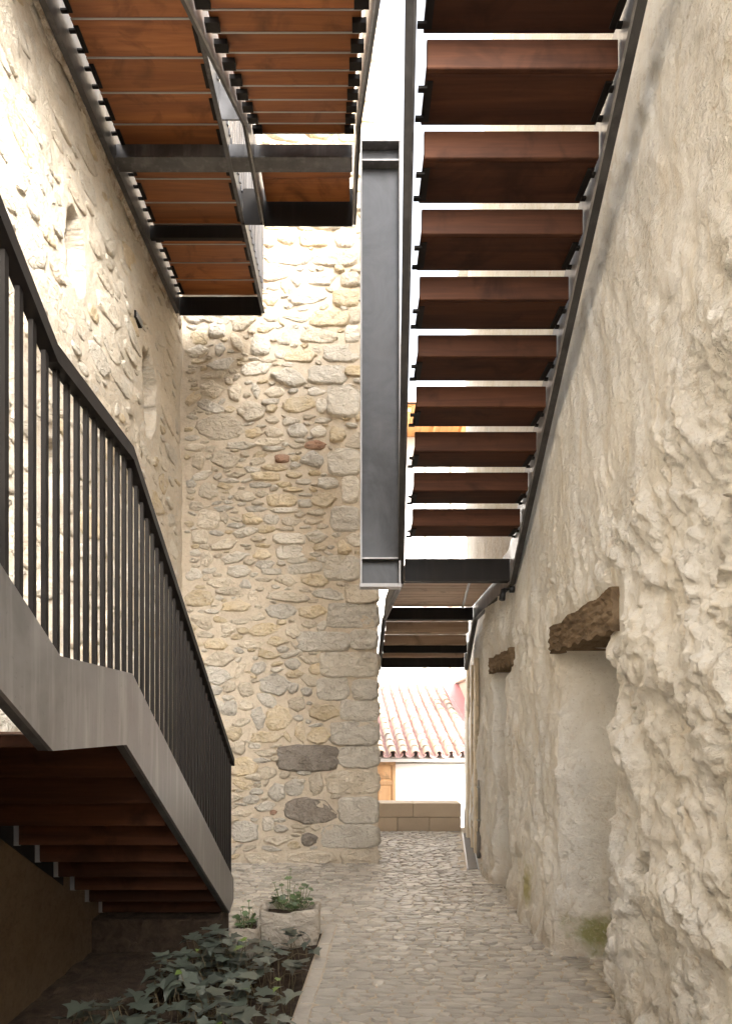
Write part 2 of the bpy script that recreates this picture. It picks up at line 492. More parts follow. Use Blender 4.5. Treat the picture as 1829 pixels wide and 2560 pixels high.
def pack_stones(manual, s0, s1, t0, t1, sizes, rg, palette, joint=.02, avoid=(), tol=.08):
    res = .01
    ns, nt = int((s1 - s0) / res) + 1, int((t1 - t0) / res) + 1
    occ = np.zeros((ns, nt), bool)
    out = []
    def raster(s, t, w, h, rot, p, grow):
        rad = math.hypot(w, h) / 2 + grow
        i0, i1 = max(0, int((s - rad - s0) / res)), min(ns, int((s + rad - s0) / res) + 2)
        j0, j1 = max(0, int((t - rad - t0) / res)), min(nt, int((t + rad - t0) / res) + 2)
        if i1 <= i0 or j1 <= j0: return None
        X = s0 + np.arange(i0, i1)[:, None] * res - s; Y = t0 + np.arange(j0, j1)[None] * res - t
        cr, sr = math.cos(R(rot)), math.sin(R(rot))
        a, b = X * cr + Y * sr, -X * sr + Y * cr
        return (slice(i0, i1), slice(j0, j1)), (np.abs(a) / (w / 2 + grow)) ** p + (np.abs(b) / (h / 2 + grow)) ** p < 1
    for (s, t, w, h, a, b, p) in avoid:
        q = raster(s, t, w, h, a, p, 0)
        if q: occ[q[0]] |= q[1]
    for m in manual:
        if m[0] + m[2] / 2 > .25 and s1 < 1: m = (.253 - m[2] / 2,) + tuple(m[1:])
        q = raster(*m[:5], m[6], joint * .3)
        if q: occ[q[0]] |= q[1]
        out.append(m)
    for w, n in sizes:
        for _ in range(n):
            s, t = rg.uniform(s0, s1), rg.uniform(t0, t1)
            ww = w * rg.uniform(.8, 1.2); hh = min(ww * rg.uniform(.28, .72), .21)
            if s - ww / 2 < s0 or s + ww / 2 > s1 or t - hh / 2 < t0 or t + hh / 2 > t1: continue
            rot = rg.normal(0, 9) if rg.rand() > .12 else rg.uniform(-60, 60)
            q = raster(s, t, ww, hh, rot, 2.6, joint * .5)
            if q is None: continue
            if (occ[q[0]] & q[1]).sum() > tol * q[1].sum(): continue
            occ[q[0]] |= q[1]
            out.append((s, t, ww, hh, rot, palette(rg, t), 3.0))
    return out

def build_stones(stones, to_world, parent, limit, rg, proud, name='stone'):
    """the `limit` largest stones are objects, the rest one joined part"""
    order = sorted(stones, key=lambda q: -q[2] * q[3])
    rest = MB(); rest_m = []
    for n, (s, t, w, h, rot, c, p) in enumerate(order):
        K = 26 if w * h > .03 else (18 if w * h > .012 else 13)
        ol = outline(w, h, rot, p, K, rg)
        V, F = stone_verts(ol, proud * rg.uniform(.55, 1.45) * (1.2 if w * h > .03 else 1), rg)
        if n < limit:
            W = np.array([to_world(a, b, d) for a, b, d in V])       # relative orientation only
            org = np.array(to_world(0, 0, 0)); me = mesh_from(name, W - org, F)
            loc = Vector(to_world(s, t, 0))
            me.polygons.foreach_set('use_smooth', [True] * len(me.polygons)); obj(name, me, MS[c], parent, loc)
        else:
            o = len(rest.v)
            rest.v += [tuple(to_world(a + s, b + t, d)) for a, b, d in V]
            rest.f += [[i + o for i in f] for f in F]
            rest_m += [c] * len(F)
    if rest.v:
        me = mesh_from('small_stones', rest.v, rest.f, True)
        keys = sorted(set(rest_m))
        for k in keys: me.materials.append(MS[k])
        me.polygons.foreach_set('material_index', [keys.index(k) for k in rest_m])
        o = obj('small_stones', me, None, parent); stuff(o)

# ---------------------------------------------------------------- rubble building at the end of the yard
TABLE = """
-0.04,2.31,0.63,0.28,0,w,6;-0.27,2.03,0.36,0.26,0,g,4;0.12,2.02,0.29,0.23,0,g,4;0.05,1.78,0.43,0.23,0,g,5;
-0.00,1.51,0.53,0.26,0,g,7;-0.56,1.23,0.67,0.28,0,d,5;0.03,1.24,0.44,0.24,0,g,5;-0.03,0.95,0.58,0.26,0,t,5;
-0.54,0.62,0.58,0.29,0,d,3.5;0.02,0.62,0.44,0.29,0,g,5;-0.07,0.32,0.62,0.26,0,g,6;0.04,0.08,0.41,0.18,0,t,5;
-0.37,1.76,0.36,0.20,0,o,3;-0.90,1.69,0.30,0.26,0,o,3;-1.14,1.70,0.16,0.26,10,g,3;-0.95,2.07,0.33,0.25,0,g,3;
-1.28,2.02,0.18,0.18,0,t,3;-1.03,1.90,0.24,0.14,-25,g,3;-0.69,1.86,0.20,0.19,-10,t,3;
-0.73,2.32,0.18,0.13,0,g,3;-1.13,2.27,0.18,0.14,20,g,3;-1.34,2.26,0.23,0.08,60,t,3;-0.47,2.26,0.16,0.13,0,o,3;
-0.54,2.13,0.19,0.11,-30,t,3;-0.58,2.00,0.15,0.09,-15,g,3;-0.74,2.04,0.14,0.11,30,g,3;
-1.47,2.06,0.15,0.13,0,t,3;-1.48,1.93,0.14,0.06,0,w,3;-1.47,1.81,0.18,0.18,0,g,4;-1.27,1.84,0.16,0.13,0,t,3;
-0.65,1.53,0.14,0.24,-10,o,3;-0.44,1.49,0.26,0.19,10,o,3;-1.06,1.47,0.39,0.12,0,o,2.5;
-0.80,1.48,0.14,0.06,-60,o,3;-1.37,1.35,0.19,0.15,-15,t,3;-1.18,1.37,0.14,0.06,0,w,4;
-1.05,1.29,0.29,0.08,0,t,3;-1.10,1.20,0.19,0.06,0,g,3;-0.94,1.22,0.10,0.08,0,t,3;-1.03,1.06,0.21,0.15,5,t,3;
-0.83,1.03,0.13,0.08,10,t,3;-0.71,0.88,0.21,0.18,0,g,3;-0.91,0.83,0.20,0.19,-20,g,3;-0.46,0.93,0.16,0.23,0,t,3;
-0.63,0.96,0.09,0.06,0,w,3;-1.06,0.67,0.23,0.13,10,g,3;-0.96,0.60,0.09,0.06,10,r,3;-1.02,0.47,0.13,0.16,0,w,4;
-0.90,0.29,0.28,0.14,0,t,3;-0.55,0.29,0.18,0.15,0,d,3;-1.29,0.37,0.30,0.25,0,g,3;-0.66,0.44,0.23,0.05,0,t,3;
-1.32,0.59,0.24,0.08,0,t,3;-0.60,1.06,0.16,0.06,0,g,3;-1.18,1.01,0.20,0.09,0,t,3;-1.42,1.52,0.21,0.15,-15,o,3;
-0.53,0.08,0.57,0.14,0,t,3;-1.09,0.07,0.38,0.13,0,t,3;-1.15,0.84,0.15,0.08,0,g,3;0.01,2.88,0.56,0.28,0,g,6;
0.10,3.13,0.37,0.22,0,t,5;-0.29,3.13,0.37,0.16,-5,g,3;-0.16,3.43,0.42,0.28,0,w,4;-0.13,4.00,0.33,0.28,0,g,4;
-0.14,4.66,0.37,0.30,0,w,4;-0.07,4.34,0.19,0.30,0,w,4;-0.37,2.58,0.58,0.22,0,g,6;0.10,2.60,0.31,0.22,0,g,4;
-0.88,2.93,0.33,0.16,0,g,3;-0.49,2.93,0.34,0.16,0,o,3;-0.80,3.10,0.49,0.12,-5,t,3;-0.73,2.70,0.19,0.16,-20,t,3;
-0.54,2.78,0.15,0.10,0,t,3;-0.39,2.76,0.15,0.10,40,w,3;-0.92,2.58,0.25,0.11,0,o,3;-1.07,2.72,0.33,0.15,10,o,3;
-1.48,2.73,0.18,0.12,0,t,3;-1.62,2.55,0.28,0.12,0,o,3;-1.23,2.55,0.27,0.09,0,t,3;-1.47,3.16,0.31,0.10,0,t,3;
-1.28,3.24,0.13,0.12,0,g,3;-1.19,3.10,0.13,0.15,0,t,3;-1.07,3.30,0.19,0.07,0,t,3;-0.59,3.43,0.39,0.11,5,w,5;
-0.98,3.39,0.22,0.07,0,w,5;-0.68,3.52,0.22,0.07,0,w,4;-0.37,3.53,0.16,0.07,0,w,3;-0.76,3.62,0.33,0.15,5,w,4;
-1.08,3.59,0.21,0.12,0,o,3;-0.77,3.77,0.36,0.12,0,w,4;-0.45,3.80,0.27,0.13,0,w,3;-0.42,3.67,0.15,0.10,0,o,3;
-0.15,3.67,0.19,0.18,0,o,3;-1.14,3.77,0.19,0.07,0,t,3;-1.53,3.70,0.33,0.12,15,t,3;-1.41,3.55,0.33,0.12,20,w,3;
-1.73,3.53,0.15,0.18,0,t,3;-1.81,3.79,0.18,0.15,0,t,5;-1.71,3.99,0.25,0.21,-10,t,4;-1.52,4.01,0.10,0.15,0,t,3;
-1.20,4.00,0.24,0.13,0,o,3;-0.98,4.00,0.18,0.12,0,w,3;-0.77,3.97,0.21,0.10,0,t,3;-0.50,3.98,0.25,0.08,0,t,3;
-1.05,3.88,0.21,0.09,0,o,3;-0.82,3.88,0.21,0.05,0,t,3;-0.45,4.07,0.22,0.07,0,t,3;-0.83,4.10,0.33,0.06,0,w,3;
-1.17,4.12,0.27,0.07,0,g,3;-0.86,4.22,0.33,0.13,0,o,4;-0.59,4.18,0.16,0.09,0,w,4;-0.37,4.22,0.28,0.16,0,o,3;
-1.29,4.26,0.24,0.12,0,t,3;-0.59,4.28,0.18,0.04,0,w,3;-0.73,4.34,0.24,0.05,0,o,3;-0.84,4.40,0.16,0.07,0,o,3;
-0.61,4.43,0.19,0.08,0,w,3;-0.33,4.41,0.24,0.13,0,g,3;-1.11,4.39,0.24,0.07,0,g,3;-1.05,4.49,0.31,0.09,0,o,4;
-0.72,4.51,0.19,0.07,0,o,3;-0.94,4.60,0.28,0.08,0,o,3;-0.71,4.62,0.14,0.07,0,g,3;-0.51,4.68,0.25,0.21,0,g,3;
-0.86,4.70,0.16,0.09,0,r,4;-1.11,4.74,0.19,0.07,0,o,3;-1.52,4.69,0.28,0.18,0,t,3;-0.47,4.86,0.24,0.10,0,r,3;
-0.95,4.81,0.27,0.07,0,w,3;-1.34,4.85,0.36,0.09,0,w,3;-1.83,4.66,0.16,0.22,0,t,3;-1.71,4.32,0.21,0.18,0,t,3;
-1.40,4.51,0.22,0.06,0,t,3;-1.46,4.44,0.22,0.06,0,w,3;-0.48,4.53,0.15,0.06,0,o,3;-1.78,2.81,0.25,0.15,-30,t,3;
-0.25,7.03,0.50,0.19,0,t,4;-0.77,7.03,0.49,0.19,0,w,3;-0.49,7.24,0.31,0.16,0,o,5;-0.80,7.27,0.24,0.18,0,o,3;
-0.13,7.26,0.22,0.21,0,w,4;-1.01,7.23,0.15,0.18,0,t,3;-0.56,6.56,0.42,0.16,5,w,3;-0.12,6.56,0.28,0.19,0,o,5;
-0.07,6.77,0.21,0.15,0,t,5;-0.42,6.78,0.33,0.16,0,w,3;-0.68,6.77,0.15,0.16,20,g,3;-0.80,6.69,0.18,0.12,-60,o,3;
-0.98,6.53,0.19,0.13,0,o,3;-0.70,6.34,0.28,0.13,-8,w,3;-0.31,6.32,0.45,0.18,0,o,5;-0.02,6.35,0.12,0.18,0,t,5;
-0.98,6.34,0.18,0.12,0,t,3;-1.05,6.19,0.21,0.10,0,o,3;-0.74,6.23,0.16,0.07,0,w,3;-0.56,6.22,0.10,0.06,0,t,3;
-0.43,6.11,0.42,0.16,0,t,3;-0.05,6.14,0.16,0.19,0,w,5;-1.11,6.01,0.21,0.22,0,w,5;-1.38,6.04,0.22,0.12,-60,t,3;
-1.57,5.96,0.13,0.15,0,g,3;-1.61,6.18,0.19,0.15,0,g,4;-1.81,6.10,0.21,0.15,0,o,5;-0.83,6.08,0.16,0.16,0,t,3;
-0.67,5.89,0.39,0.16,0,o,3;-1.03,5.84,0.22,0.06,0,t,3;-0.88,5.91,0.12,0.13,0,w,3;-0.17,5.92,0.40,0.19,0,w,4;
-0.46,5.95,0.10,0.09,0,t,3;-0.33,5.67,0.43,0.21,0,w,5;-0.78,5.64,0.36,0.19,-12,w,3;-1.16,5.73,0.34,0.16,10,w,3;
-1.56,5.79,0.28,0.13,15,g,3;-1.67,5.50,0.28,0.19,0,t,3;-1.41,5.47,0.18,0.19,10,t,3;-1.47,5.59,0.09,0.07,0,t,3;
-1.16,5.49,0.18,0.09,-70,w,3;-0.94,5.47,0.21,0.12,0,t,3;-0.47,5.47,0.22,0.09,0,w,3;-0.15,5.37,0.36,0.36,0,w,5;
-0.67,5.33,0.39,0.19,10,o,3;-0.40,5.31,0.12,0.16,0,w,4;-1.68,5.30,0.33,0.12,-15,g,3;-1.22,5.25,0.31,0.22,0,t,3;
-1.58,5.06,0.55,0.27,0,t,3;-1.19,5.00,0.22,0.12,0,o,3;-0.95,5.00,0.22,0.11,0,t,3;-0.68,5.02,0.21,0.15,0,g,3;
-0.44,5.01,0.18,0.13,0,w,3;-0.22,4.98,0.19,0.19,0,o,3;-0.77,5.13,0.22,0.09,10,w,3;-0.56,5.18,0.16,0.06,0,t,3;
-0.39,5.14,0.21,0.07,0,w,3;-0.97,5.15,0.15,0.09,0,t,3;
"""
manual = []
for r in TABLE.replace('\n', '').split(';'):
    if r.strip():
        a = r.split(',')
        manual.append((float(a[0]), float(a[1]), float(a[2]) * 1.05, float(a[3]) * 1.07, float(a[4]), a[5], float(a[6])))

def rubble_building():
    rg = np.random.RandomState(3)
    t = thing('rubble_building', (-.9, WALL_Y, 0), 'tall rubble stone building with grey corner blocks closing the yard', 'building')
    s = np.arange(-2.06, .2501, .02); s[-1] = .25; z = np.arange(-.06, 10.61, .02)
    Sg, Zg = np.meshgrid(s, z, indexing='ij')
    d = .009 * fbm(Sg * 5, Zg * 5, 0, 5, 4) + .012 * fbm(Sg * 1.3, Zg * 1.3, 3, 9, 3)
    edge = sstep(.23, .25, Sg)
    P = np.stack([Sg + .012 * edge * fbm(Zg * 7, Zg * 0, 1, 4, 3), WALL_Y - d * (1 - edge) + .012 * edge, Zg], -1)
    obj('mortar_face', grid_mesh('mortar_face', P, True, flip=False), MAT['mortar'], t)
    m = MB()
    m.add([(-2.06, 7.445, -.06), (.247, 7.445, -.06), (.247, 9.3, -.06), (-2.06, 9.3, -.06),
           (-2.06, 7.445, 10.6), (.247, 7.445, 10.6), (.247, 9.3, 10.6), (-2.06, 9.3, 10.6)],
          [[0, 1, 5, 4], [1, 2, 6, 5], [2, 3, 7, 6], [3, 0, 4, 7], [4, 5, 6, 7]])
    obj('wall_core', m.mesh('wall_core'), MAT['mortar'], t)
    pal = lambda g, tt: g.choice(['t', 'w', 'o', 'g', 't', 'w', 'o', 't']) if tt > 2.2 else g.choice(['t', 'g', 'o', 'g', 't'])
    # corner blocks above the ones listed, as far up as the wall goes
    q = list(manual); zz = 7.55
    while zz < 10.45:
        h = rg.uniform(.17, .26); w = rg.choice([.34, .46, .56]); q.append((.25 - w / 2, zz + h / 2, w, h - .02, 0, rg.choice(['w', 't', 'o']), 6)); zz += h
    st = pack_stones(q, -2.0, .245, .02, 10.5, [(.40, 500), (.34, 1000), (.29, 2000), (.23, 3200), (.17, 5200), (.125, 8000), (.09, 7000)], rg, pal, .004)
    build_stones(st, lambda a, b, c: (a, WALL_Y - c, b), t, 300, rg, .020)
rubble_building()

# ---------------------------------------------------------------- left wall
NICHES = [(4.62, 5.00, .30, .54), (6.25, 4.84, .36, .78), (4.30, 3.34, .26, .38)]
def left_wall():
    rg = np.random.RandomState(8)
    t = thing('rubble_garden_wall', (LEFT_X, 4, 0), 'high cream plastered rubble wall with small broken niches beside the lower stair', 'wall')
    y = np.concatenate([np.arange(-3.2, 3.0, .12), np.arange(3.0, 7.461, .02)]); z = np.arange(-.06, 10.61, .025)
    Y, Z = np.meshgrid(y, z, indexing='ij')
    d = .022 * fbm(Y * 3, Z * 3, 0, 21, 4) + .035 * fbm(Y * .8, Z * .8, 2, 27, 3) + .010 * np.abs(fbm(Y * 9, Z * 9, 5, 33, 3))
    for ny, nz, w, h in NICHES:
        e = ((np.abs(Y - ny) / (w / 2)) ** 2.6 + (np.abs(Z - nz) / (h / 2)) ** 2.6) ** (1 / 2.6) + .28 * fbm(Y * 7, Z * 7, 4, 41, 3)
        d = d - .34 * (1 - sstep(.88, 1.02, e))
    P = np.stack([LEFT_X + d, Y, Z], -1)
    obj('mortar_face', grid_mesh('mortar_face', P, True), MAT['mortar_left'], t)
    m = MB().box(LEFT_X - .9, LEFT_X - .32, -3.2, 7.45, -.06, 10.6)
    obj('wall_core', m.mesh('wall_core'), MAT['mortar_left'], t)
    pal = lambda g, tt: g.choice(['w', 'p', 't', 'p', 'p', 'w', 'p', 'o'])
    av = [(ny, nz, w * 1.5, h * 1.4, 0, 0, 2.5) for ny, nz, w, h in NICHES]
    st = pack_stones([], 3.3, 7.34, .9, 9.2, [(.46, 300), (.38, 500), (.30, 900), (.22, 1500), (.15, 2000), (.10, 900)], rg, pal, .012, av, .06)
    # stones follow the uneven face
    ys = np.array([q[0] for q in st]); zs = np.array([q[1] for q in st])
    dd = .022 * fbm(ys * 3, zs * 3, 0, 21, 4) + .035 * fbm(ys * .8, zs * .8, 2, 27, 3)
    lut = {(round(a, 5), round(b, 5)): c for a, b, c in zip(ys, zs, dd)}
    order = sorted(st, key=lambda q: -q[2] * q[3]); rest = MB(); rm = []
    for n, (s, tt, w, h, rot, c, p) in enumerate(order):
        ol = outline(w, h, rot, p, 14, rg); V, F = stone_verts(ol, .012 * rg.uniform(.4, 1.6), rg, .9)
        off = lut[(round(s, 5), round(tt, 5))]
        if n < 300:
            obj('stone', mesh_from('stone', [(d_, a, b) for a, b, d_ in V], F, True), MS[c], t, (LEFT_X + off, s, tt))
        else:
            o = len(rest.v); rest.v += [(LEFT_X + off + d_, a + s, b + tt) for a, b, d_ in V]
            rest.f += [[i + o for i in f] for f in F]; rm += [c] * len(F)
    if rest.v:
        me = mesh_from('small_stones', rest.v, rest.f, True); keys = sorted(set(rm))
        for k in keys: me.materials.append(MS[k])
        me.polygons.foreach_set('material_index', [keys.index(k) for k in rm]); stuff(obj('small_stones', me, None, t))
    # little iron vent let into the wall
    v = thing('wall_vent', (LEFT_X + .02, 5.9, 5.35), 'small rusty iron plate let into the cream wall under the gallery', 'vent')
    b = MB().box(-.03, .012, -.085, .085, -.032, .032)
    obj('frame', b.mesh('frame', bevel=.003), MAT['iron'], v, v.location)
    for k in range(3): obj('slat', box_mesh('slat', .012, .15, .008), MAT['galv'], v, v.location + Vector((.016, 0, -.018 + k * .018)))
left_wall()

# ---------------------------------------------------------------- unseen house added behind the camera to limit light in the yard
def added_back_house():
    t = thing('unseen_yard_house', (0, -7.4, 0), 'unseen plain plastered house front with a tan door added to limit the yard light', 'house')
    obj('wall', MB().box(-4.0, 6.0, -8.4, -7.4, -.06, 4.6).mesh('wall'), MAT['mortar_left'], t)
    obj('door', MB().box(-.2, .8, -7.399, -7.35, -.05, 2.1).mesh('door'), MAT['door_wood'], t)
    for x in (-1.2, .7):
        w = obj('window', MB().box(x, x + .8, -7.399, -7.36, 2.7, 3.9).mesh('window'), MAT['door_wood'], t)
        for q in (.05, .42): obj('pane', MB().box(x + q, x + q + .33, -7.359, -7.355, 2.75, 3.85).mesh('pane'), MAT['black'], w)
added_back_house()

# ---------------------------------------------------------------- right wall, lumpy lime plaster, two blocked doorways
DOORS = [(3.60, 4.48, 2.12), (5.82, 6.42, 2.14)]
def right_x(Y, Z):
    base = np.interp(Y, [-1, 2.4, 3.6, 4.48, 5.8, 6.85, 6.95, 8.1, 10.2], [1.48, 1.46, 1.43, 1.395, 1.41, 1.375, 1.52, 1.52, 1.74])
    smooth = sstep(-.25, .35, (Z - 2.75 - .55 * (3.6 - Y) * (Y < 3.6)) + .35 * fbm(Y * 1.7, Z * 1.7, 2, 71, 3))
    amp = 1 - .78 * smooth
    amp = amp * np.interp(Y, [2, 3.7, 4.6, 7, 10], [1.15, 1.05, .75, .7, .4])
    wy, wz = Y + .12 * fbm(Y * 2, Z * 2, 9, 81, 3), Z + .12 * fbm(Y * 2, Z * 2, 4, 83, 3)
    vs_ = np.interp(Y, [2.4, 3.5, 4.4], [1.0, .8, .42])
    lump = .045 * fbm(wy * 1.5, wz * 1.25, 0, 51, 3) + .038 * fbm(wy * 4.0, wz * 3.4 * vs_, 1, 55, 4)
    q1 = fbm(wy * 4.6 + 3, wz * 4.2 * vs_, 3, 57, 5); q2 = fbm(wy * 9, wz * 8 * vs_, 8, 63, 4); q3 = fbm(wy * 17, wz * 15 * vs_, 5, 65, 3)
    lump = lump + .019 * sstep(-.02, .07, q1) * (1 + .8 * q2) + .016 * sstep(.02, .10, q2) * (1 + q3) + .009 * sstep(.04, .16, q3)
    lump = lump + .016 * sstep(.20, .27, q1) - .024 * sstep(.16, .30, -q1)
    d = amp * (lump + .006 * fbm(Y * 34, Z * 30, 6, 59, 3)) + .002 * fbm(Y * 40, Z * 36, 2, 69, 2)
    for y0, y1, h in DOORS:                      # the plaster is dressed back around the lintels
        mk = sstep(y0 - .30, y0 - .12, Y) * (1 - sstep(y1 + .06, y1 + .20, Y)) * sstep(h - .12, h - .02, Z) * (1 - sstep(h + .20, h + .36, Z))
        d = d * (1 - .85 * mk)
    x = base - d
    # eroded foot
    x = x - .03 * (1 - sstep(0, .35, Z)) * (.6 + fbm(Y * 4, Z * 2, 1, 91, 3)) * (Y < 6.9)
    for y0, y1, h in DOORS:
        j = .035 * fbm(Z * 4.5, Z * 0 + 2, 0, 97 + int(y0 * 10), 4)
        near = sstep(y0 - .015 + j, y0 + .06 + j, Y)
        jf = .02 * fbm(Z * 3.5, Z * 0 + 5, 0, 101 + int(y0 * 10), 3)
        far = 1 - sstep(y1 - .30 + jf, y1 + .015 + jf, Y) if y0 < 5 else 1 - sstep(y1 - .20 + jf, y1 + .02 + jf, Y)
        far = far ** .75
        top = 1 - sstep(h - .02, h + .012, Z)
        mk = near * far * top
        x = x * (1 - mk) + (base + .50 + .012 * fbm(Y * 5, Z * 3, 3, 111, 4)) * mk
    # a broken hole high by the yard
    e = np.hypot((Y - 2.42) / .10, (Z - 2.33) / .13) + .3 * fbm(Y * 9, Z * 9, 2, 121, 2)
    x = x + .16 * (1 - sstep(.7, 1.05, e))
    return x

def right_wall():
    t = thing('plastered_wall', (1.5, 4.5, 0), 'rough lumpy lime plastered wall with two low blocked doorways', 'wall')
    y = [np.arange(1.9, 2.3, .03), np.arange(2.3, 3.5, .011), np.arange(3.5, 3.75, .007), np.arange(3.75, 4.12, .016), np.arange(4.12, 4.55, .007),
         np.arange(4.55, 5.75, .018), np.arange(5.75, 6.5, .010), np.arange(6.5, 6.8, .018), np.arange(6.8, 7.0, .01), np.arange(7.0, 10.2, .05)]
    y = np.concatenate(y); z = np.concatenate([np.arange(-.06, 2.06, .014), np.arange(2.06, 2.2, .008), np.arange(2.2, 3.4, .014), np.arange(3.4, 4.6, .018), np.arange(4.6, 8.61, .045)])
    Y, Z = np.meshgrid(y, z, indexing='ij')
    P = np.stack([right_x(Y, Z), Y, Z], -1)
    obj('plaster_face', grid_mesh('plaster_face', P, True, flip=True), MAT['plaster'], t)
    m = MB().box(2.05, 2.6, 1.9, 10.2, -.06, 8.58); m.box(1.50, 2.05, 1.9, 1.94, -.06, 8.44); m.box(1.50, 2.2, -5.0, 1.898, -.06, 4.7); m.box(1.55, 2.05, 1.9, 10.2, 8.45, 8.58)  # the low stretch towards the camera is unseen, added to cut side light
    obj('wall_core', m.mesh('wall_core'), MAT['plaster'], t)
    # rough timber lintels
    rg = np.random.RandomState(5)
    for (y0, y1, zb0, zb1, zt0, zt1, xf0, xf1, lab) in ((3.47, 4.49, 2.115, 2.115, 2.350, 2.285, 1.385, 1.350, 'heavy weathered timber lintel'), (5.64, 6.46, 2.145, 2.135, 2.29, 2.275, 1.360, 1.335, 'short speckled timber lintel')):
        n = 42; nz = 12
        yy = np.linspace(y0, y1, n)
        f = (yy - y0) / (y1 - y0)
        rows = []
        for i in range(n):
            zb = zb0 + (zb1 - zb0) * f[i] + .012 * math.sin(i * .9); zt = zt0 + (zt1 - zt0) * f[i] + .008 * math.sin(i * .5 + 1)
            xf = xf0 + (xf1 - xf0) * f[i]
            ring = []
            for k in range(nz):
                v = zb + (zt - zb) * k / (nz - 1)
                ring.append((xf + rg.uniform(-.007, .007) + .006 * math.sin(k * 2.1 + i * .3), yy[i], v))
            ring += [(1.86, yy[i], zt), (1.86, yy[i], zb)]
            rows.append(ring)
        m = MB(); L = len(rows[0]); V = [p for r in rows for p in r]; F = []
        for i in range(n - 1):
            for k in range(L):
                a, b = i * L + k, i * L + (k + 1) % L
                F.append([a, a + L, b + L, b])
        F.append(list(range(L))); F.append([(n - 1) * L + k for k in range(L)][::-1])
        m.add(V, F)
        o = obj('lintel', m.mesh('lintel'), MAT['lintel'], t); o['label'] = lab
right_wall()

# ================================================================ STAIRS
def lerp_fn(xs, ys): return lambda q: float(np.interp(q, xs, ys))

def stringer(parent, bottom, height, x0, th, xf, mat, flange=0.0, fside=1, name='stringer'):
    """bottom: [(y, z)...]; plate of constant vertical height, optional bottom flange"""
    prof = bottom + [(y, z + h) for (y, z), h in zip(bottom[::-1], (height if isinstance(height, list) else [height] * len(bottom))[::-1])]
    m = MB().prism(prof, x0, x0 + th, xf)
    if flange:
        fm = MB()
        for (ya, za), (yb, zb) in zip(bottom[:-1], bottom[1:]):
            xa, xb = (x0 + th + .0005, x0 + th + flange) if fside > 0 else (x0 - flange, x0 - .0005)
            fm.prism([(ya, za + .001), (yb, zb + .001), (yb, zb + .014), (ya, za + .014)], xa, xb, xf)
        obj('flange', fm.mesh('flange'), MAT['steel_dark'], parent)
    return obj(name, m.mesh(name), mat, parent)

EDGE = MB().box(-.5, .5, -.004, .004, -.003, .003).mesh('edge_strip')
PLANKS = {}
def plank(parent, name, x0, x1, y0, y1, z0, z1, mat):
    key = (round(x1 - x0, 3), round(y1 - y0, 3), round(z1 - z0, 3))
    if key not in PLANKS: PLANKS[key] = box_mesh(name, *key, bevel=.004)
    return obj(name, PLANKS[key], mat, parent, ((x0 + x1) / 2, (y0 + y1) / 2, (z0 + z1) / 2))

BR = {}
def bracket(parent, x, side, y0, y1, z, mat=None):
    """angle under a plank end with two lugs reaching over to the stringer; side = +1: stringer at larger x"""
    key = (side, round(y1 - y0, 2))
    if key not in BR:
        L = (y1 - y0) / 2; m = MB()
        m.box(-.036, -.002, -L, L, -.008, 0) if side > 0 else m.box(.002, .036, -L, L, -.008, 0)
        for yy in (-L * .75, L * .75):
            m.box(-.01, .034, yy - .012, yy + .012, -.022, -.0085) if side > 0 else m.box(-.034, .01, yy - .012, yy + .012, -.022, -.0085)
        BR[key] = m.mesh('bracket')
    return obj('bracket', BR[key], mat or MAT['iron'], parent, (x, (y0 + y1) / 2, z - .001))

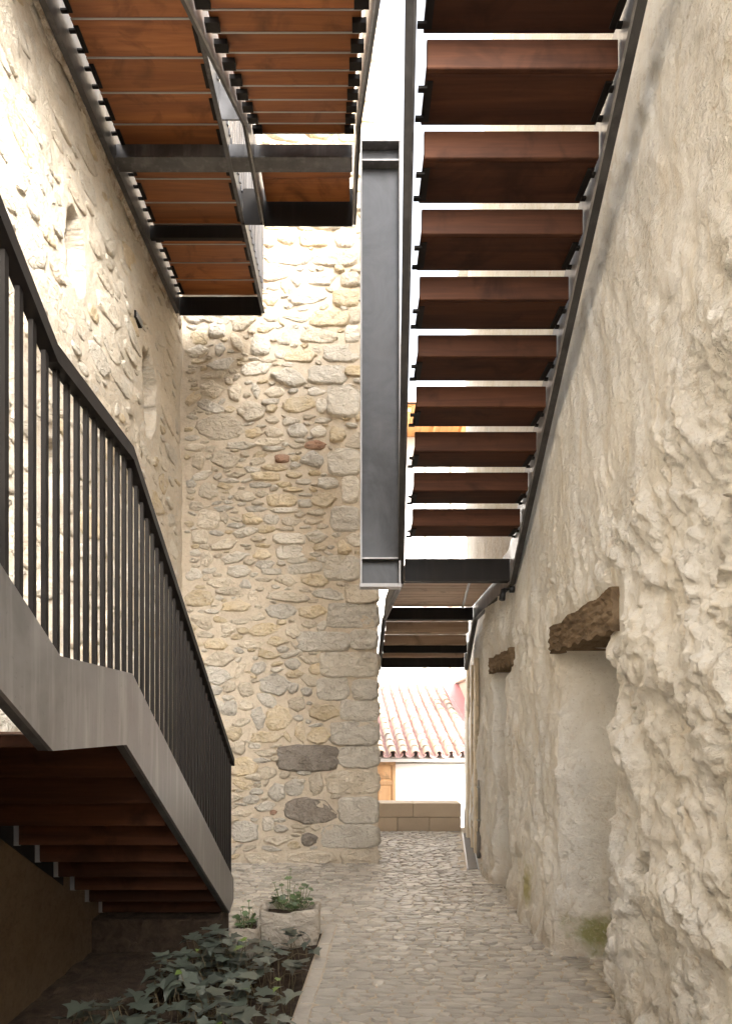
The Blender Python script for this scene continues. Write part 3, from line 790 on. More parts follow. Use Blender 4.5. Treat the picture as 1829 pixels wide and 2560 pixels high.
# ---------------------------------------------------------------- lower stair along the left wall
def lower_stair():
    t = thing('lower_staircase', (-1.4, 3.4, .2), 'dark steel staircase with vertical bar railing climbing beside the ivy bed', 'staircase')
    xf = lambda y: -.0125 * (y - 2)
    xo = -.9
    top = [(-.6, 3.29), (.3, 2.77), (1.95, 1.813), (2.6, 1.813), (4.9, .433)]
    bot = [(4.9, .275), (4.74, .215), (2.53, 1.526), (1.90, 1.526), (.3, 2.454), (-.6, 2.976)]
    m = MB().prism(top + bot, xo - .014, xo, xf); o = obj('outer_stringer', m.mesh('outer_stringer'), MAT['steel_plate'], t); o['label'] = 'brushed grey steel side plate'
    m = MB().prism(top + bot, -1.885, -1.873, xf); obj('inner_stringer', m.mesh('inner_stringer'), MAT['iron'], t)
    m = MB()
    for (ya, za), (yb, zb) in (((4.74, .215), (2.53, 1.526)), ((1.90, 1.526), (-.6, 2.976))):
        m.prism([(ya, za + .001), (yb, zb + .001), (yb, zb + .012), (ya, za + .012)], xo - .045, xo - .0145, xf)
    obj('stringer_flange', m.mesh('stringer_flange'), MAT['steel'], t)
    x0, x1 = -1.835, -.96
    for k in range(9):
        yb, h = 2.80 + .239 * k, 1.375 - .1435 * k; s = xf(yb)
        plank(t, 'tread', x0 + s, x1 + s, yb + .0265, min(yb + .262, 4.86), h, h + .04, MAT['wood_dark'])
        plank(t, 'riser', x0 + s, x1 + s, yb, yb + .025, h, h + .138, MAT['wood_dark'])
        obj('bracket', box_mesh('bracket', .034, .03, .15), MAT['galv'], t, (-1.852 + s, yb + .03, h + .07))
    for k, (ya, yb) in enumerate(((1.93, 2.26), (2.268, 2.545), (2.553, 2.815))):
        plank(t, 'landing_board', x0, x1, ya, yb, 1.535, 1.575, MAT['wood_dark'])
    for j in range(1, 11):
        ye, h = 1.922 - .239 * (j - 1), 1.535 + .1435 * j
        plank(t, 'tread', x0, x1, ye - .236, ye, h, h + .04, MAT['wood_dark'])
        plank(t, 'riser', x0, x1, ye - .262, ye - .237, h, h + .12, MAT['wood_dark'])
    # railing
    rail = [(-.6, 4.207), (.3, 3.685), (1.92, 2.745), (2.6, 2.735), (4.905, 1.346)]
    prof = rail + [(y, z - .052) for y, z in rail[::-1]]
    obj('handrail', MB().prism(prof, xo - .036, xo + .006, xf).mesh('handrail'), MAT['iron'], t)
    ry, rz = [p[0] for p in rail], [p[1] for p in rail]; ty, tz = [p[0] for p in top], [p[1] for p in top]
    bar = box_mesh('baluster', .014, .020, 1.0)
    y = 1.672 - .0745 * 12
    while y < 4.9:
        z0, z1 = np.interp(y, ty, tz) - .07, np.interp(y, ry, rz) - .05
        obj('baluster', bar, MAT['iron'], t, (xo - .0225 + xf(y), y, (z0 + z1) / 2), scale=(1, 1, z1 - z0)); y += .0745
    obj('unseen_shade_block', MB().box(-2.02, -.95, 1.15, 1.5, -.05, 1.62).mesh('unseen_shade_block'), MAT['mortar'], t)  # unseen block added to keep low light out from under the stair
    m = MB().prism([(1.52, -.05), (1.52, 1.60), (2.56, 1.60), (4.86, .25), (4.86, -.05)], -2.05, -1.90)  # added panel on the wall, its colour paints the shade under the flight
    o = obj('shade_panel', m.mesh('shade_panel'), MAT['stair_shade_render'], t); o['label'] = 'added dark brown panel standing in for the shade below the flight'
    # masonry footing under the stair foot
    p = MB().box(-1.93, -.985, 4.60, 4.97, -.05, .207)
    o = obj('footing', p.mesh('footing', bevel=.012), MAT['soil'], t)
lower_stair()

# ---------------------------------------------------------------- right stair, hanging above the passage
def right_stair():
    t = thing('hanging_staircase', (.9, 5.5, 2.84), 'open steel staircase with brown plank treads hanging along the plastered wall', 'staircase')
    XL = lerp_fn([0, 3.02, 5.45, 7.5, 8.45], [.148, .316, .452, .385, .355])
    XR = lerp_fn([0, 3.02, 5.12, 5.55, 7.3, 8.45], [1.10, 1.215, 1.297, 1.31, 1.335, 1.40])
    G, H = .2627, .1857
    for k in range(-7, 10):
        ye, h = 3.02 + G * k, 4.864 - H * k
        a, b = XL(ye), XR(ye)
        plank(t, 'tread', a, b, ye - .2615, ye, h, h + .045, MAT['wood_dark'])
        plank(t, 'riser', a, b, ye - .288, ye - .2625, h, h + .138, MAT['wood_dark'])
        bracket(t, a, -1, ye - .23, ye - .03, h); bracket(t, b, 1, ye - .23, ye - .03, h)
    env = lambda y: 4.852 - .7069 * (y - 2.733)
    yk = 2.733 + (4.852 - 2.84) / .7069
    bot = [(1.0, env(1.0)), (yk, 2.84), (7.5, 2.84), (8.42, 2.335)]
    stringer(t, bot, [.34, .30, .26, .24], -.045, .012, XL, MAT['steel'], .04, -1)
    o = stringer(t, bot, [.34, .30, .26, .24], .018, .012, XR, MAT['steel_plate'], .045, 1)
    # landing deck and the short flight beyond it
    y = yk + .02; n = 0
    while y < 7.44:
        w = min(.142, 7.45 - y)
        plank(t, 'deck_board', XL(y + .07) - .02, XR(y + .07) + .005, y, y + w - .006, 2.985, 3.02, MAT['wood_grey']); y += .142
    for k in range(4):
        yb, h = 7.53 + .225 * k, 2.865 - .125 * k
        plank(t, 'tread', XL(yb) - .02, XR(yb), yb + .021, yb + .235, h, h + .035, MAT['wood_grey'])
        plank(t, 'riser', XL(yb) - .02, XR(yb), yb, yb + .02, h, h + .1245, MAT['wood_grey'])
    def beam(y, z0, z1, fl, mat='steel'):
        m = MB().box(XL(y) - .03, XR(y) + .015, y, y + .012, z0 + .013, z1)
        m.box(XL(y) - .03, XR(y) + .015, y, y + fl, z0, z0 + .0125)
        obj('cross_beam', m.mesh('cross_beam'), MAT[mat], t)
    beam(5.53, 2.853, 3.045, .09, 'iron'); beam(7.46, 2.845, 2.983, .08, 'iron'); beam(8.06, 2.525, 2.66, .05, 'iron'); beam(8.36, 2.365, 2.55, .05, 'iron')
    m = MB()
    pts = [(1.075, 5.64), (1.09, 6.2), (1.235, 7.44)]
    for (xa, ya), (xb, yb) in zip(pts[:-1], pts[1:]):
        m.add([(xa - .013, ya, 2.972), (xa + .013, ya, 2.972), (xb + .013, yb, 2.972), (xb - .013, yb, 2.972),
               (xa - .013, ya, 2.984), (xa + .013, ya, 2.984), (xb + .013, yb, 2.984), (xb - .013, yb, 2.984)],
              [[3, 2, 1, 0], [4, 5, 6, 7], [0, 1, 5, 4], [1, 2, 6, 5], [2, 3, 7, 6], [3, 0, 4, 7]])
    obj('deck_strip', m.mesh('deck_strip'), MAT['galv'], t)
right_stair()

# ---------------------------------------------------------------- gallery high on the left wall
def gallery():
    t = thing('steel_gallery', (-1.5, 7.0, 6.14), 'high steel gallery with red plank floor fixed along the cream wall', 'gallery')
    a, b = -1.955, -1.04
    for x in (a, b): 
        m = MB().box(x, x + .013, 1.5, 7.045, 6.14, 6.44)
        m.box(x - .03, x - .0005, 1.5, 7.045, 6.141, 6.153) if x == a else m.box(x + .0135, x + .035, 1.5, 7.045, 6.141, 6.153)
        obj('stringer', m.mesh('stringer'), MAT['steel'], t)
    for n in range(-10, 11):
        y = 4.27 + .25 * n
        plank(t, 'floor_board', a + .05, b - .03, y + .007, y + .244, 6.32, 6.36, MAT['wood'])
        obj('edge_strip', EDGE, MAT['galv'], t, ((a + b) / 2 + .01, y + .2505, 6.3195), scale=(b - a - .08, 1.2, 1))
        bracket(t, a + .05, -1, y + .04, y + .21, 6.32); bracket(t, b - .03, 1, y + .04, y + .21, 6.32)
    def beam(y, z0, fl, x1=b):
        m = MB().box(a + .015, x1, y, y + .012, z0 + .014, 6.318); m.box(a + .015, x1, y - (fl - .012) * (fl > .05), y + fl, z0, z0 + .0135)
        obj('cross_beam', m.mesh('cross_beam'), MAT['iron' if fl < .06 else 'steel'], t)
    beam(5.19, 6.155, .075, -.03); beam(6.03, 6.20, .04); beam(7.03, 6.115, .012)
    beam(3.9, 6.2, .04); beam(2.7, 6.2, .04)
    bar = box_mesh('baluster', .012, .022, 1.05)
    y = 3.2
    while y < 7.04: obj('baluster', bar, MAT['steel'], t, (b + .022, y, 6.90), scale=(1, 1, 1)); y += .09
    obj('handrail', MB().box(b + .005, b + .04, 3.1, 7.05, 7.425, 7.47).mesh('handrail'), MAT['steel'], t)
    # crust of old mortar between gallery and wall
    rg = np.random.RandomState(4)
    y = np.arange(2.5, 7.3, .02); k = np.arange(9)
    Yg, Kg = np.meshgrid(y, k, indexing='ij')
    ang = np.pi * .9 * Kg / 8 + .1
    rad = .045 + .035 * fbm(Yg * 6, Kg * .6, 0, 131, 4)
    P = np.stack([LEFT_X + .005 + rad * np.sin(ang) * 1.0, Yg, 6.20 - rad * np.cos(ang) * 2.0], -1)
    obj('mortar_crust', grid_mesh('mortar_crust', P, False), MS['d'] if False else MAT['crust'], t)
MAT['crust'] = stone_mat('mortar_crust', (.30, .22, .14), (.62, .56, .48), (.10, .07, .05))
gallery()

# ---------------------------------------------------------------- upper flight that climbs to the gallery
def upper_flight():
    t = thing('upper_staircase', (-.4, 5.8, 6.14), 'upper steel stair flight with narrow red treads rising to the gallery landing', 'staircase')
    XR = lerp_fn([0, 3.04, 5.8], [.22, .080, -.035]); XLf = lerp_fn([0, 3.04, 4.84, 5.8], [-.775, -.80, -.825, -.83])
    for k in range(-5, 9):
        ye, h = 3.191 + .24 * k, 5.174 + .1449 * k
        a, b = XLf(ye) + .035, XR(ye) - .035
        plank(t, 'tread', a, b, ye - .262, ye, h, h + .04, MAT['wood'])
        plank(t, 'riser', a, b, ye - .0245, ye - .0005, h + .0405, h + .140, MAT['wood'])
        obj('edge_strip', EDGE, MAT['galv'], t, ((a + b) / 2, ye + .0045, h + .004), scale=(b - a, 1, 1))
        for x, sd in ((a, -1), (b, 1)):
            m = box_mesh('bracket', .075, .05, .03) if (k, sd) == (-5, -1) else upper_flight.br
            upper_flight.br = m
            obj('bracket', m, MAT['iron'], t, (x + .012 * -sd, ye - .05, h - .0155))
    bot = [(1.6, 6.14 - .6036 * (4.84 - 1.6)), (4.84, 6.14), (5.80, 6.14)]
    stringer(t, bot, [.34, .33, .32], -.014, .014, XLf, MAT['steel_plate'], .02, -1)
    stringer(t, bot, [.34, .33, .32], .0, .014, XR, MAT['steel_plate'], .02, 1)
    plank(t, 'floor_board', XLf(5.4) + .02, XR(5.4) - .03, 5.275, 5.515, 6.32, 6.36, MAT['wood'])
    plank(t, 'floor_board', XLf(5.6) + .02, XR(5.6) - .03, 5.525, 5.765, 6.32, 6.36, MAT['wood'])
    m = MB().box(XLf(5.79), XR(5.79), 5.775, 5.787, 6.115, 6.45)
    m.box(-1.024, XLf(5.79) - .015, 5.775, 5.787, 6.13, 6.45)
    obj('end_plate', m.mesh('end_plate'), MAT['iron'], t)
    m = MB().box(-1.024, -.845, 4.80, 4.812, 6.15, 6.44)
    obj('tie_plate', m.mesh('tie_plate'), MAT['steel'], t)
upper_flight()

# ---------------------------------------------------------------- hanging post between the stairs
def post():
    t = thing('steel_post', (.2, 5.42, 2.8), 'wide grey steel channel post standing before the rubble wall between the stairs', 'post')
    z0, z1 = 2.80, 6.51
    obj('web', MB().box(.050, .358, 5.455, 5.469, z0, z1).mesh('web'), MAT['post_steel'], t)
    obj('flange', MB().box(.034, .0495, 5.37, 5.47, z0, z1).mesh('flange', bevel=.002), MAT['steel_plate'], t)
    obj('flange', MB().box(.3585, .374, 5.37, 5.47, z0, z1).mesh('flange', bevel=.002), MAT['steel_plate'], t)
    obj('stiffener', MB().box(.05, .358, 5.375, 5.4545, 6.35, 6.364).mesh('stiffener'), MAT['steel_plate'], t)
    obj('stiffener', MB().box(.05, .358, 5.375, 5.4545, 3.005, 3.018).mesh('stiffener'), MAT['steel_plate'], t)
    obj('cap_plate', MB().box(.030, .378, 5.372, 5.49, z1 + .001, z1 + .014).mesh('cap_plate'), MAT['steel_plate'], t)
    obj('cap_plate', MB().box(.030, .378, 5.372, 5.49, z0 - .03, z0 - .001).mesh('cap_plate'), MAT['steel_plate'], t)
MAT['post_steel'] = steel_mat('mottled_post_steel', (.042, .043, .046), (.092, .094, .10), .46, .35, .10)
post()

# ================================================================ PAVEMENT
def pavement():
    rg = np.random.RandomState(14)
    root = struct(obj('pavement', MB().add(
        [(bed_edge(2.0), 2.0, 0), (1.75, 2.0, 0), (1.75, 10.09, 0), (-2.0, 10.09, 0), (-2.0, 5.12, 0), (bed_edge(5.12), 5.12, 0)],
        [[0, 1, 2, 5], [2, 3, 4, 5]]).mesh('pavement'), MAT['bed_joint']))
    variants = []
    for i in range(10):
        n = 8; a = np.arange(n) * 2 * np.pi / n + np.pi / 8
        c, s = np.cos(a), np.sin(a); p = rg.uniform(3.5, 7)
        m = (np.abs(c) ** p + np.abs(s) ** p) ** (-1 / p) * (1 + rg.uniform(-.09, .09, n))
        x, y = c * m * .5, s * m * .5
        tl = rg.uniform(-.22, .22, 2)
        top = np.column_stack([x * .90, y * .86, .5 + x * tl[0] + y * tl[1] + rg.uniform(-.10, .10, n)])
        mid = np.column_stack([x, y, np.full(n, .12) + rg.uniform(-.1, .1, n)]); bot = np.column_stack([x, y, np.full(n, -.9)])
        V = np.vstack([top, mid, bot, [[rg.uniform(-.08, .08), rg.uniform(-.08, .08), .55 + rg.uniform(-.06, .06)]]])
        F = [(k, (k + 1) % n, 3 * n) for k in range(n)]
        F += [(n + k, n + (k + 1) % n, (k + 1) % n, k) for k in range(n)] + [(2 * n + k, 2 * n + (k + 1) % n, n + (k + 1) % n, n + k) for k in range(n)]
        variants.append((V, F))
    meshes = [mesh_from('sett', V, F) for V, F in variants]
    items = []
    y = 2.6
    while y < 9.68:
        d = rg.uniform(.040, .066)
        x0 = bed_edge(y) + .098 if y < 5.12 else -1.98
        x1 = 1.72
        x = x0 + rg.uniform(-.05, 0) * (y > 5.12)
        while x < x1:
            w = rg.uniform(.065, .17)
            if x + w > x1 + .05: break
            xd = 1.231 + (y - 7.11) * .143
            if y > 7.05 and x + w > xd - .004 and x < xd + .136: x += w; continue
            if not (y > WALL_Y - .02 and x + w / 2 < .28): items.append((x + w / 2, y + d / 2, w - .007, d - .006))
            x += w
        y += d
    # wave the courses a little
    X = np.array([i[0] for i in items]); Yv = np.array([i[1] for i in items])
    wave = .035 * fbm(X * 1.6, Yv * 1.2, 0, 141, 2)
    keep = []
    for (x, y, w, d), wv in zip(items, wave):
        keep.append((x, y + wv, w, d, rg.normal(0, .10), rg.randint(10), rg.uniform(.009, .017)))
    def in_view(q): return q[1] > 3.38 and abs((q[0] * 1600 / q[1]) + 890 - 914) < 930 and not (q[0] > 1.42)
    near = sorted([q for q in keep if in_view(q)], key=lambda q: -q[2] * q[3] / q[1] ** 3)[:290]
    ns = set(id(q) for q in near); rest = MB()
    for q in keep:
        x, y, w, d, r, vi, h = q
        if id(q) in ns:
            obj('sett', meshes[vi], MAT['sett'], root, (x, y, -.004), (0, 0, r), (w, d, h * 2.6))
        else:
            V, F = variants[vi]; cr, sr = math.cos(r), math.sin(r); o = len(rest.v)
            rest.v += [(x + (a * w) * cr - (b * d) * sr, y + (a * w) * sr + (b * d) * cr, -.004 + c * h * 2.6) for a, b, c in V]
            rest.f += [[i + o for i in f] for f in F]
    stuff(obj('far_setts', mesh_from('far_setts', rest.v, rest.f), MAT['sett'], root))
    # edging course along the bed
    y = 2.6
    while y < 5.1:
        L = rg.uniform(.16, .3); m = MB().box(-.043, .043, 0, L - .006, -.05, 0)
        e = m.mesh('edge_stone', bevel=.008)
        obj('edge_stone', e, MAT['kerb_sett'], root, (bed_edge(y) + .050, y, .004 + rg.uniform(-.003, .003)), (0, 0, -.0597 + rg.normal(0, .01))); y += L
    x = -1.95
    while x < bed_edge(5.15):
        L = rg.uniform(.16, .3)
        obj('edge_stone', MB().box(0, L - .008, -.05, .05, -.05, 0).mesh('edge_stone', bevel=.008), MAT['kerb_sett'], root, (x, 5.07, .010)); x += L
pavement()

# ================================================================ BED
def bed():
    x = np.arange(-2.05, -.1, .03); y = np.arange(1.5, 5.13, .03)
    X, Y = np.meshgrid(x, y, indexing='ij')
    Xe = np.minimum(X, bed_edge(Y) + .004)
    Z = -.028 + .035 * fbm(X * 4, Y * 4, 0, 151, 4) + .018 * fbm(X * 15, Y * 15, 0, 153, 3)
    Z = np.where(X > bed_edge(Y) - .04, np.minimum(Z, -.01), Z)
    struct(obj('soil_bed', grid_mesh('soil_bed', np.stack([Xe, Y, Z], -1)), MAT['soil']))
bed()

def ivy_leaf_mesh(name, rg, new=False):
    pts = [(0, 0), (.20, -.14), (.46, -.10), (.40, .10), (.62, .34), (.36, .40), (.22, .58), (.10, .86), (0, 1.08)]
    pts = [(a * (1 + rg.uniform(-.12, .12)), b * (1 + rg.uniform(-.08, .08))) for a, b in pts]
    right = pts; left = [(-a * (1 + rg.uniform(-.12, .12)), b) for a, b in pts[1:-1]]
    curl, fold = rg.uniform(.05, .32), rg.uniform(.06, .28)
    z = lambda a, b: abs(a) * fold - curl * max(0, b - .3) ** 2 * 1.1 - .25 * curl * a * a
    mid = [(0, 0), (0, .18), (0, .40), (0, .62), (0, 1.08)]
    V = [(0, b, z(0, b)) for _, b in mid]; nm = len(mid)
    ri = list(range(nm, nm + 7)); V += [(a, b, z(a, b)) for a, b in right[1:-1]]
    li = list(range(nm + 7, nm + 14)); V += [(a, b, z(a, b)) for a, b in left]
    def fan(i, flip):
        f = [[0, i[0], i[1]], [0, i[1], i[2], 1], [1, i[2], i[3]], [1, i[3], i[4], 2], [2, i[4], i[5], 3], [3, i[5], i[6]], [3, i[6], 4]]
        return [q[::-1] for q in f] if flip else f
    return mesh_from(name, V, fan(ri, False) + fan(li, True), True)

def ivy():
    rg = np.random.RandomState(25)
    t = thing('ivy', (-.85, 4.0, 0), 'dark glossy ivy spreading over the soil bed beside the paving', 'ivy')
    ms = [ivy_leaf_mesh('leaf', rg) for _ in range(9)]; mn = [ivy_leaf_mesh('young_leaf', rg) for _ in range(3)]
    st = MB(); n = 0; tries = 0; pts = []
    while n < 290 and tries < 9000:
        tries += 1
        y = rg.uniform(3.1, 4.70); xr = bed_edge(y) - .02; xl = -1.16 - .42 * (4.0 - y)
        x = rg.uniform(xl, xr + .03)
        if x < -.70 and y > 4.38: continue
        if x > -.78 and y > 4.50: continue
        cl = float(fbm(np.array([x * 3.1]), np.array([y * 2.6]), 0, 161, 2)[0])
        if cl < -.18 and rg.rand() < .8: continue
        z = .05 + .16 * rg.rand() * (1 + .5 * cl)
        if any((x - a) ** 2 + (y - b) ** 2 + ((z - c) * 1.6) ** 2 < .048 ** 2 for a, b, c in pts): continue
        pts.append((x, y, z)); s = rg.uniform(.06, .12) * (1.2 if rg.rand() < .3 else 1)
        yaw = rg.uniform(-math.pi, math.pi); rot = (R(rg.normal(-4, 12)), R(rg.normal(0, 11)), yaw)
        new = rg.rand() < .06
        if new: s *= .55; z += .05
        obj('young_leaf' if new else 'leaf', rg.choice(mn) if new else rg.choice(ms), MAT['ivy_new' if new else 'ivy'], t, (x, y, z), rot, (s, s, s))
        g = (x + rg.uniform(-.07, .07), y + rg.uniform(-.07, .07), -.03)
        st.tube([g, ((g[0] + x) / 2 + rg.uniform(-.02, .02), (g[1] + y) / 2, z * .6), (x, y, z)], .0022, 4, False); n += 1
    for _ in range(26):                     # runners lying on the soil
        x, y = rg.uniform(-1.25, -.45), rg.uniform(3.2, 4.6); a = rg.uniform(0, 6.28); p = [(x, y, .01)]
        for k in range(6):
            a += rg.uniform(-.5, .5); x += .06 * math.cos(a); y += .06 * math.sin(a); p.append((min(x, bed_edge(y) - .02), y, .012 + .035 * abs(math.sin(k * 1.3))))
        st.tube(p, .003, 4, False)
    stuff(obj('stems', st.mesh('stems'), MAT['stem'], t))
ivy()

def trough(name, label, x0, x1, y0, y1, h, seed, yaw=0.0, group=None):
    rg = np.random.RandomState(seed)
    cx, cy = (x0 + x1) / 2, (y0 + y1) / 2
    t = thing(name, (cx, cy, 0), label, 'trough')
    n = 48; th = np.arange(n) * 2 * np.pi / n
    c, s = np.cos(th), np.sin(th); m = (np.abs(c) ** 9 + np.abs(s) ** 9) ** (-1 / 9)
    ox, oy = c * m * (x1 - x0) / 2, s * m * (y1 - y0) / 2
    rings = []
    hh = lambda k: h * (1 + .05 * np.sin(th * 2 + seed) + .02 * np.sin(th * 5 + 1))
    for sc, lv in ((.90, -.03), (.97, .06), (1.0, .35), (1.0, .65), (1.01, .92), (.97, 1.0), (.88, 1.0), (.80, .95), (.77, .72)):
        j = .010 * fbm(c * 3 + lv * 4, s * 3, lv * 3, seed, 3)
        z = hh(0) * lv if lv > 0 else np.full(n, -.04)
        rings.append(np.stack([ox * sc + j * c * 1.6, oy * sc + j * s * 1.6, z + (.008 * fbm(c * 5, s * 5, lv, seed + 2, 3) if lv > .5 else 0)], -1))
    P = np.stack(rings, 0); P = np.concatenate([P, P[:, :1]], 1)
    cr, sr = math.cos(yaw), math.sin(yaw); Q = P.copy(); Q[..., 0] = P[..., 0] * cr - P[..., 1] * sr; Q[..., 1] = P[..., 0] * sr + P[..., 1] * cr
    obj('trough_body', grid_mesh('trough_body', Q, True, flip=True), MAT['pot'], t, (cx, cy, 0))
    V = [(0, 0, h * .85)] + [tuple(Q[-1, k] + np.array([0, 0, h * .02])) for k in range(n)]
    obj('soil', mesh_from('soil', V, [(0, 1 + k, 1 + (k + 1) % n) for k in range(n)], True), MAT['soil'], t, (cx, cy, 0))
    return cx, cy
trough('stone_trough', 'large hollowed stone trough at the corner of the ivy bed', -.72, -.275, 4.70, 5.03, .235, 2, .06)
trough('stone_trough', 'small hollowed stone trough against the stair foot', -.90, -.70, 4.50, 4.78, .165, 5, .0)

def round_leaf(name, rg):
    n = 14; V = [(0, 0, 0)]
    for k in range(n):
        a = -math.pi / 2 + (k + .5) * 2 * math.pi / n; r = 1 * (1 - .12 * (k % 2)) * (.72 if k in (0, n - 1) else 1) * (1 + rg.uniform(-.07, .07))
        V.append((r * math.cos(a), r * math.sin(a), .22 * r * r + .08 * math.sin(a * 3 + rg.uniform(0, 3))))
    return mesh_from(name, V, [(0, 1 + k, 1 + (k + 1) % n) for k in range(n)], True)
def potted(name, label, cx, cy, rx, ry, z0, stalks, low, seed):
    rg = np.random.RandomState(seed)
    t = thing(name, (cx, cy, z0), label, 'plant'); ms = [round_leaf('leaf', rg) for _ in range(5)]; st = MB()
    for (dx, dy, h, s) in stalks:
        b = (cx + dx * .7, cy + dy, z0 - .02); top = (cx + dx, cy + dy, z0 + h)
        st.tube([b, ((b[0] + top[0]) / 2 + rg.uniform(-.012, .012), b[1], (b[2] + top[2]) / 2), top], .0028, 4, False)
        obj('leaf', rg.choice(ms), MAT['leaf'], t, top, (R(rg.normal(8, 14)), R(rg.normal(0, 14)), rg.uniform(-3, 3)), (s, s, s))
    for _ in range(low):
        a, r = rg.uniform(0, 6.28), math.sqrt(rg.rand()); p = (cx + rx * r * math.cos(a), cy + ry * r * math.sin(a), z0 + rg.uniform(.0, .055)); s = rg.uniform(.014, .034)
        obj('leaf', rg.choice(ms), MAT['leaf'], t, p, (R(rg.normal(12, 22)), R(rg.normal(0, 22)), rg.uniform(-3, 3)), (s, s, s))
        st.tube([(p[0] * .7 + cx * .3, p[1], z0 - .02), p], .002, 4, False)
    stuff(obj('stems', st.mesh('stems'), MAT['stem_green'], t))
MAT['stem_green'] = plain_mat('green_stem', (.13, .15, .06), .6)
potted('trough_plant', 'leggy round leaved plant growing from the large stone trough', -.495, 4.865, .165, .115, .235,
       [(-.13, .02, .165, .030), (-.10, -.03, .125, .026), (-.075, .03, .145, .022), (-.02, 0, .205, .034), (-.025, .04, .10, .03), (.03, .0, .155, .034), (.05, .03, .085, .03),
        (.08, -.01, .13, .024), (.10, .03, .145, .030), (.125, 0, .14, .026), (.15, .02, .115, .028), (-.12, .03, .07, .03), (.02, -.03, .07, .034), (.14, -.03, .05, .034), (-.005, .03, .27, .010)], 46, 31)
potted('trough_plant', 'small sparse plant growing from the small stone trough', -.80, 4.64, .075, .10, .155,
       [(-.02, 0, .13, .018), (.02, .02, .17, .014), (.0, -.02, .09, .026), (.06, 0, .08, .026), (-.07, .0, .06, .03), (.05, -.03, .035, .034), (.03, .01, .12, .018), (-.04, .02, .10, .016)], 16, 37)

# ================================================================ PASSAGE AND STREET
def bench():
    t = thing('masonry_bench', (.5, 9.9, 0), 'low sand coloured block bench across the end of the passage', 'bench')
    for a, b in ((-.6, .13), (.13, .861), (.861, 1.59)): obj('block', MB().box(a + .002, b - .002, 9.70, 10.08, .219, .43).mesh('block', bevel=.006), MAT['bench'], t)
    for a, b in ((-.6, .14), (.14, .624), (.624, 1.11), (1.11, 1.59)): obj('block', MB().box(a + .003, b - .003, 9.702, 10.08, -.05, .214).mesh('block', bevel=.006), MAT['bench'], t)
bench()

def drain():
    t = thing('drain_channel', (1.4, 8.3, 0), 'narrow galvanised slotted drain running along the passage floor', 'drain')
    a, b = Vector((1.231, 7.11, 0)), Vector((1.58, 9.55, 0)); d = (b - a).normalized(); n = Vector((d.y, -d.x, 0)); L = (b - a).length; yaw = math.atan2(-d.x, d.y)
    for off in (.004, .126):
        obj('frame_rail', MB().box(-.007, .007, 0, L, -.03, .018).mesh('frame_rail'), MAT['galv'], t, a + n * off, (0, 0, yaw))
    obj('channel', MB().box(.0115, .1185, 0, L, -.04, -.008).mesh('channel'), MAT['black'], t, a, (0, 0, yaw))
    m = MB(); k = .01
    while k < L - .08:
        m.add([(.0115, k, -.006), (.0115, k + .022, -.006), (.1185, k + .072, -.006), (.1185, k + .05, -.006), (.0115, k, .013), (.0115, k + .022, .013), (.1185, k + .072, .013), (.1185, k + .05, .013)],
              [[0, 1, 2, 3], [7, 6, 5, 4], [0, 4, 5, 1], [2, 6, 7, 3], [1, 5, 6, 2], [3, 7, 4, 0]]); k += .05
    stuff(obj('slats', m.mesh('slats'), MAT['cable'], t, a, (0, 0, yaw)))
drain()

t = thing('downpipe', (1.50, 7.75, 0), 'thin dark downpipe on the passage wall beside the cream boards', 'pipe')
obj('pipe', MB().tube([(1.485, 7.75, .3), (1.485, 7.75, .95)], .014, 10).mesh('pipe', True), MAT['cable'], t)
obj('shoe', MB().tube([(1.485, 7.75, 0.0), (1.485, 7.75, .32)], .026, 12).mesh('shoe', True), MAT['cable'], t)
for k, z in enumerate((.45, .85)): obj('clip', MB().box(1.46, 1.53, 7.735, 7.765, z, z + .02).mesh('clip'), MAT['galv'], t)

t = thing('door_frame', (1.5, 8.3, 0), 'cream painted timber boards standing against the passage wall', 'frame')
for y, x, w, h in ((7.95, 1.475, .10, 2.45), (8.35, 1.50, .06, 2.40), (9.1, 1.575, .10, 2.5)): obj('board', MB().box(x, x + .05, y, y + w, 0, h).mesh('board', bevel=.006), MAT['cream_wood'], t)

t = thing('wall_spotlight', (1.32, 5.62, 2.72), 'small black spotlight on the plaster under the hanging stair', 'spotlight')
obj('lamp_body', MB().tube([(1.285, 5.60, 2.79), (1.268, 5.575, 2.70)], [.024, .027], 14).mesh('lamp_body', True), MAT['black'], t)
obj('arm', MB().tube([(1.36, 5.62, 2.80), (1.29, 5.61, 2.80), (1.285, 5.60, 2.775)], .008, 8).mesh('arm', True), MAT['black'], t)
obj('base', MB().tube([(1.385, 5.62, 2.80), (1.345, 5.62, 2.80)], .03, 14).mesh('base', True), MAT['black'], t)

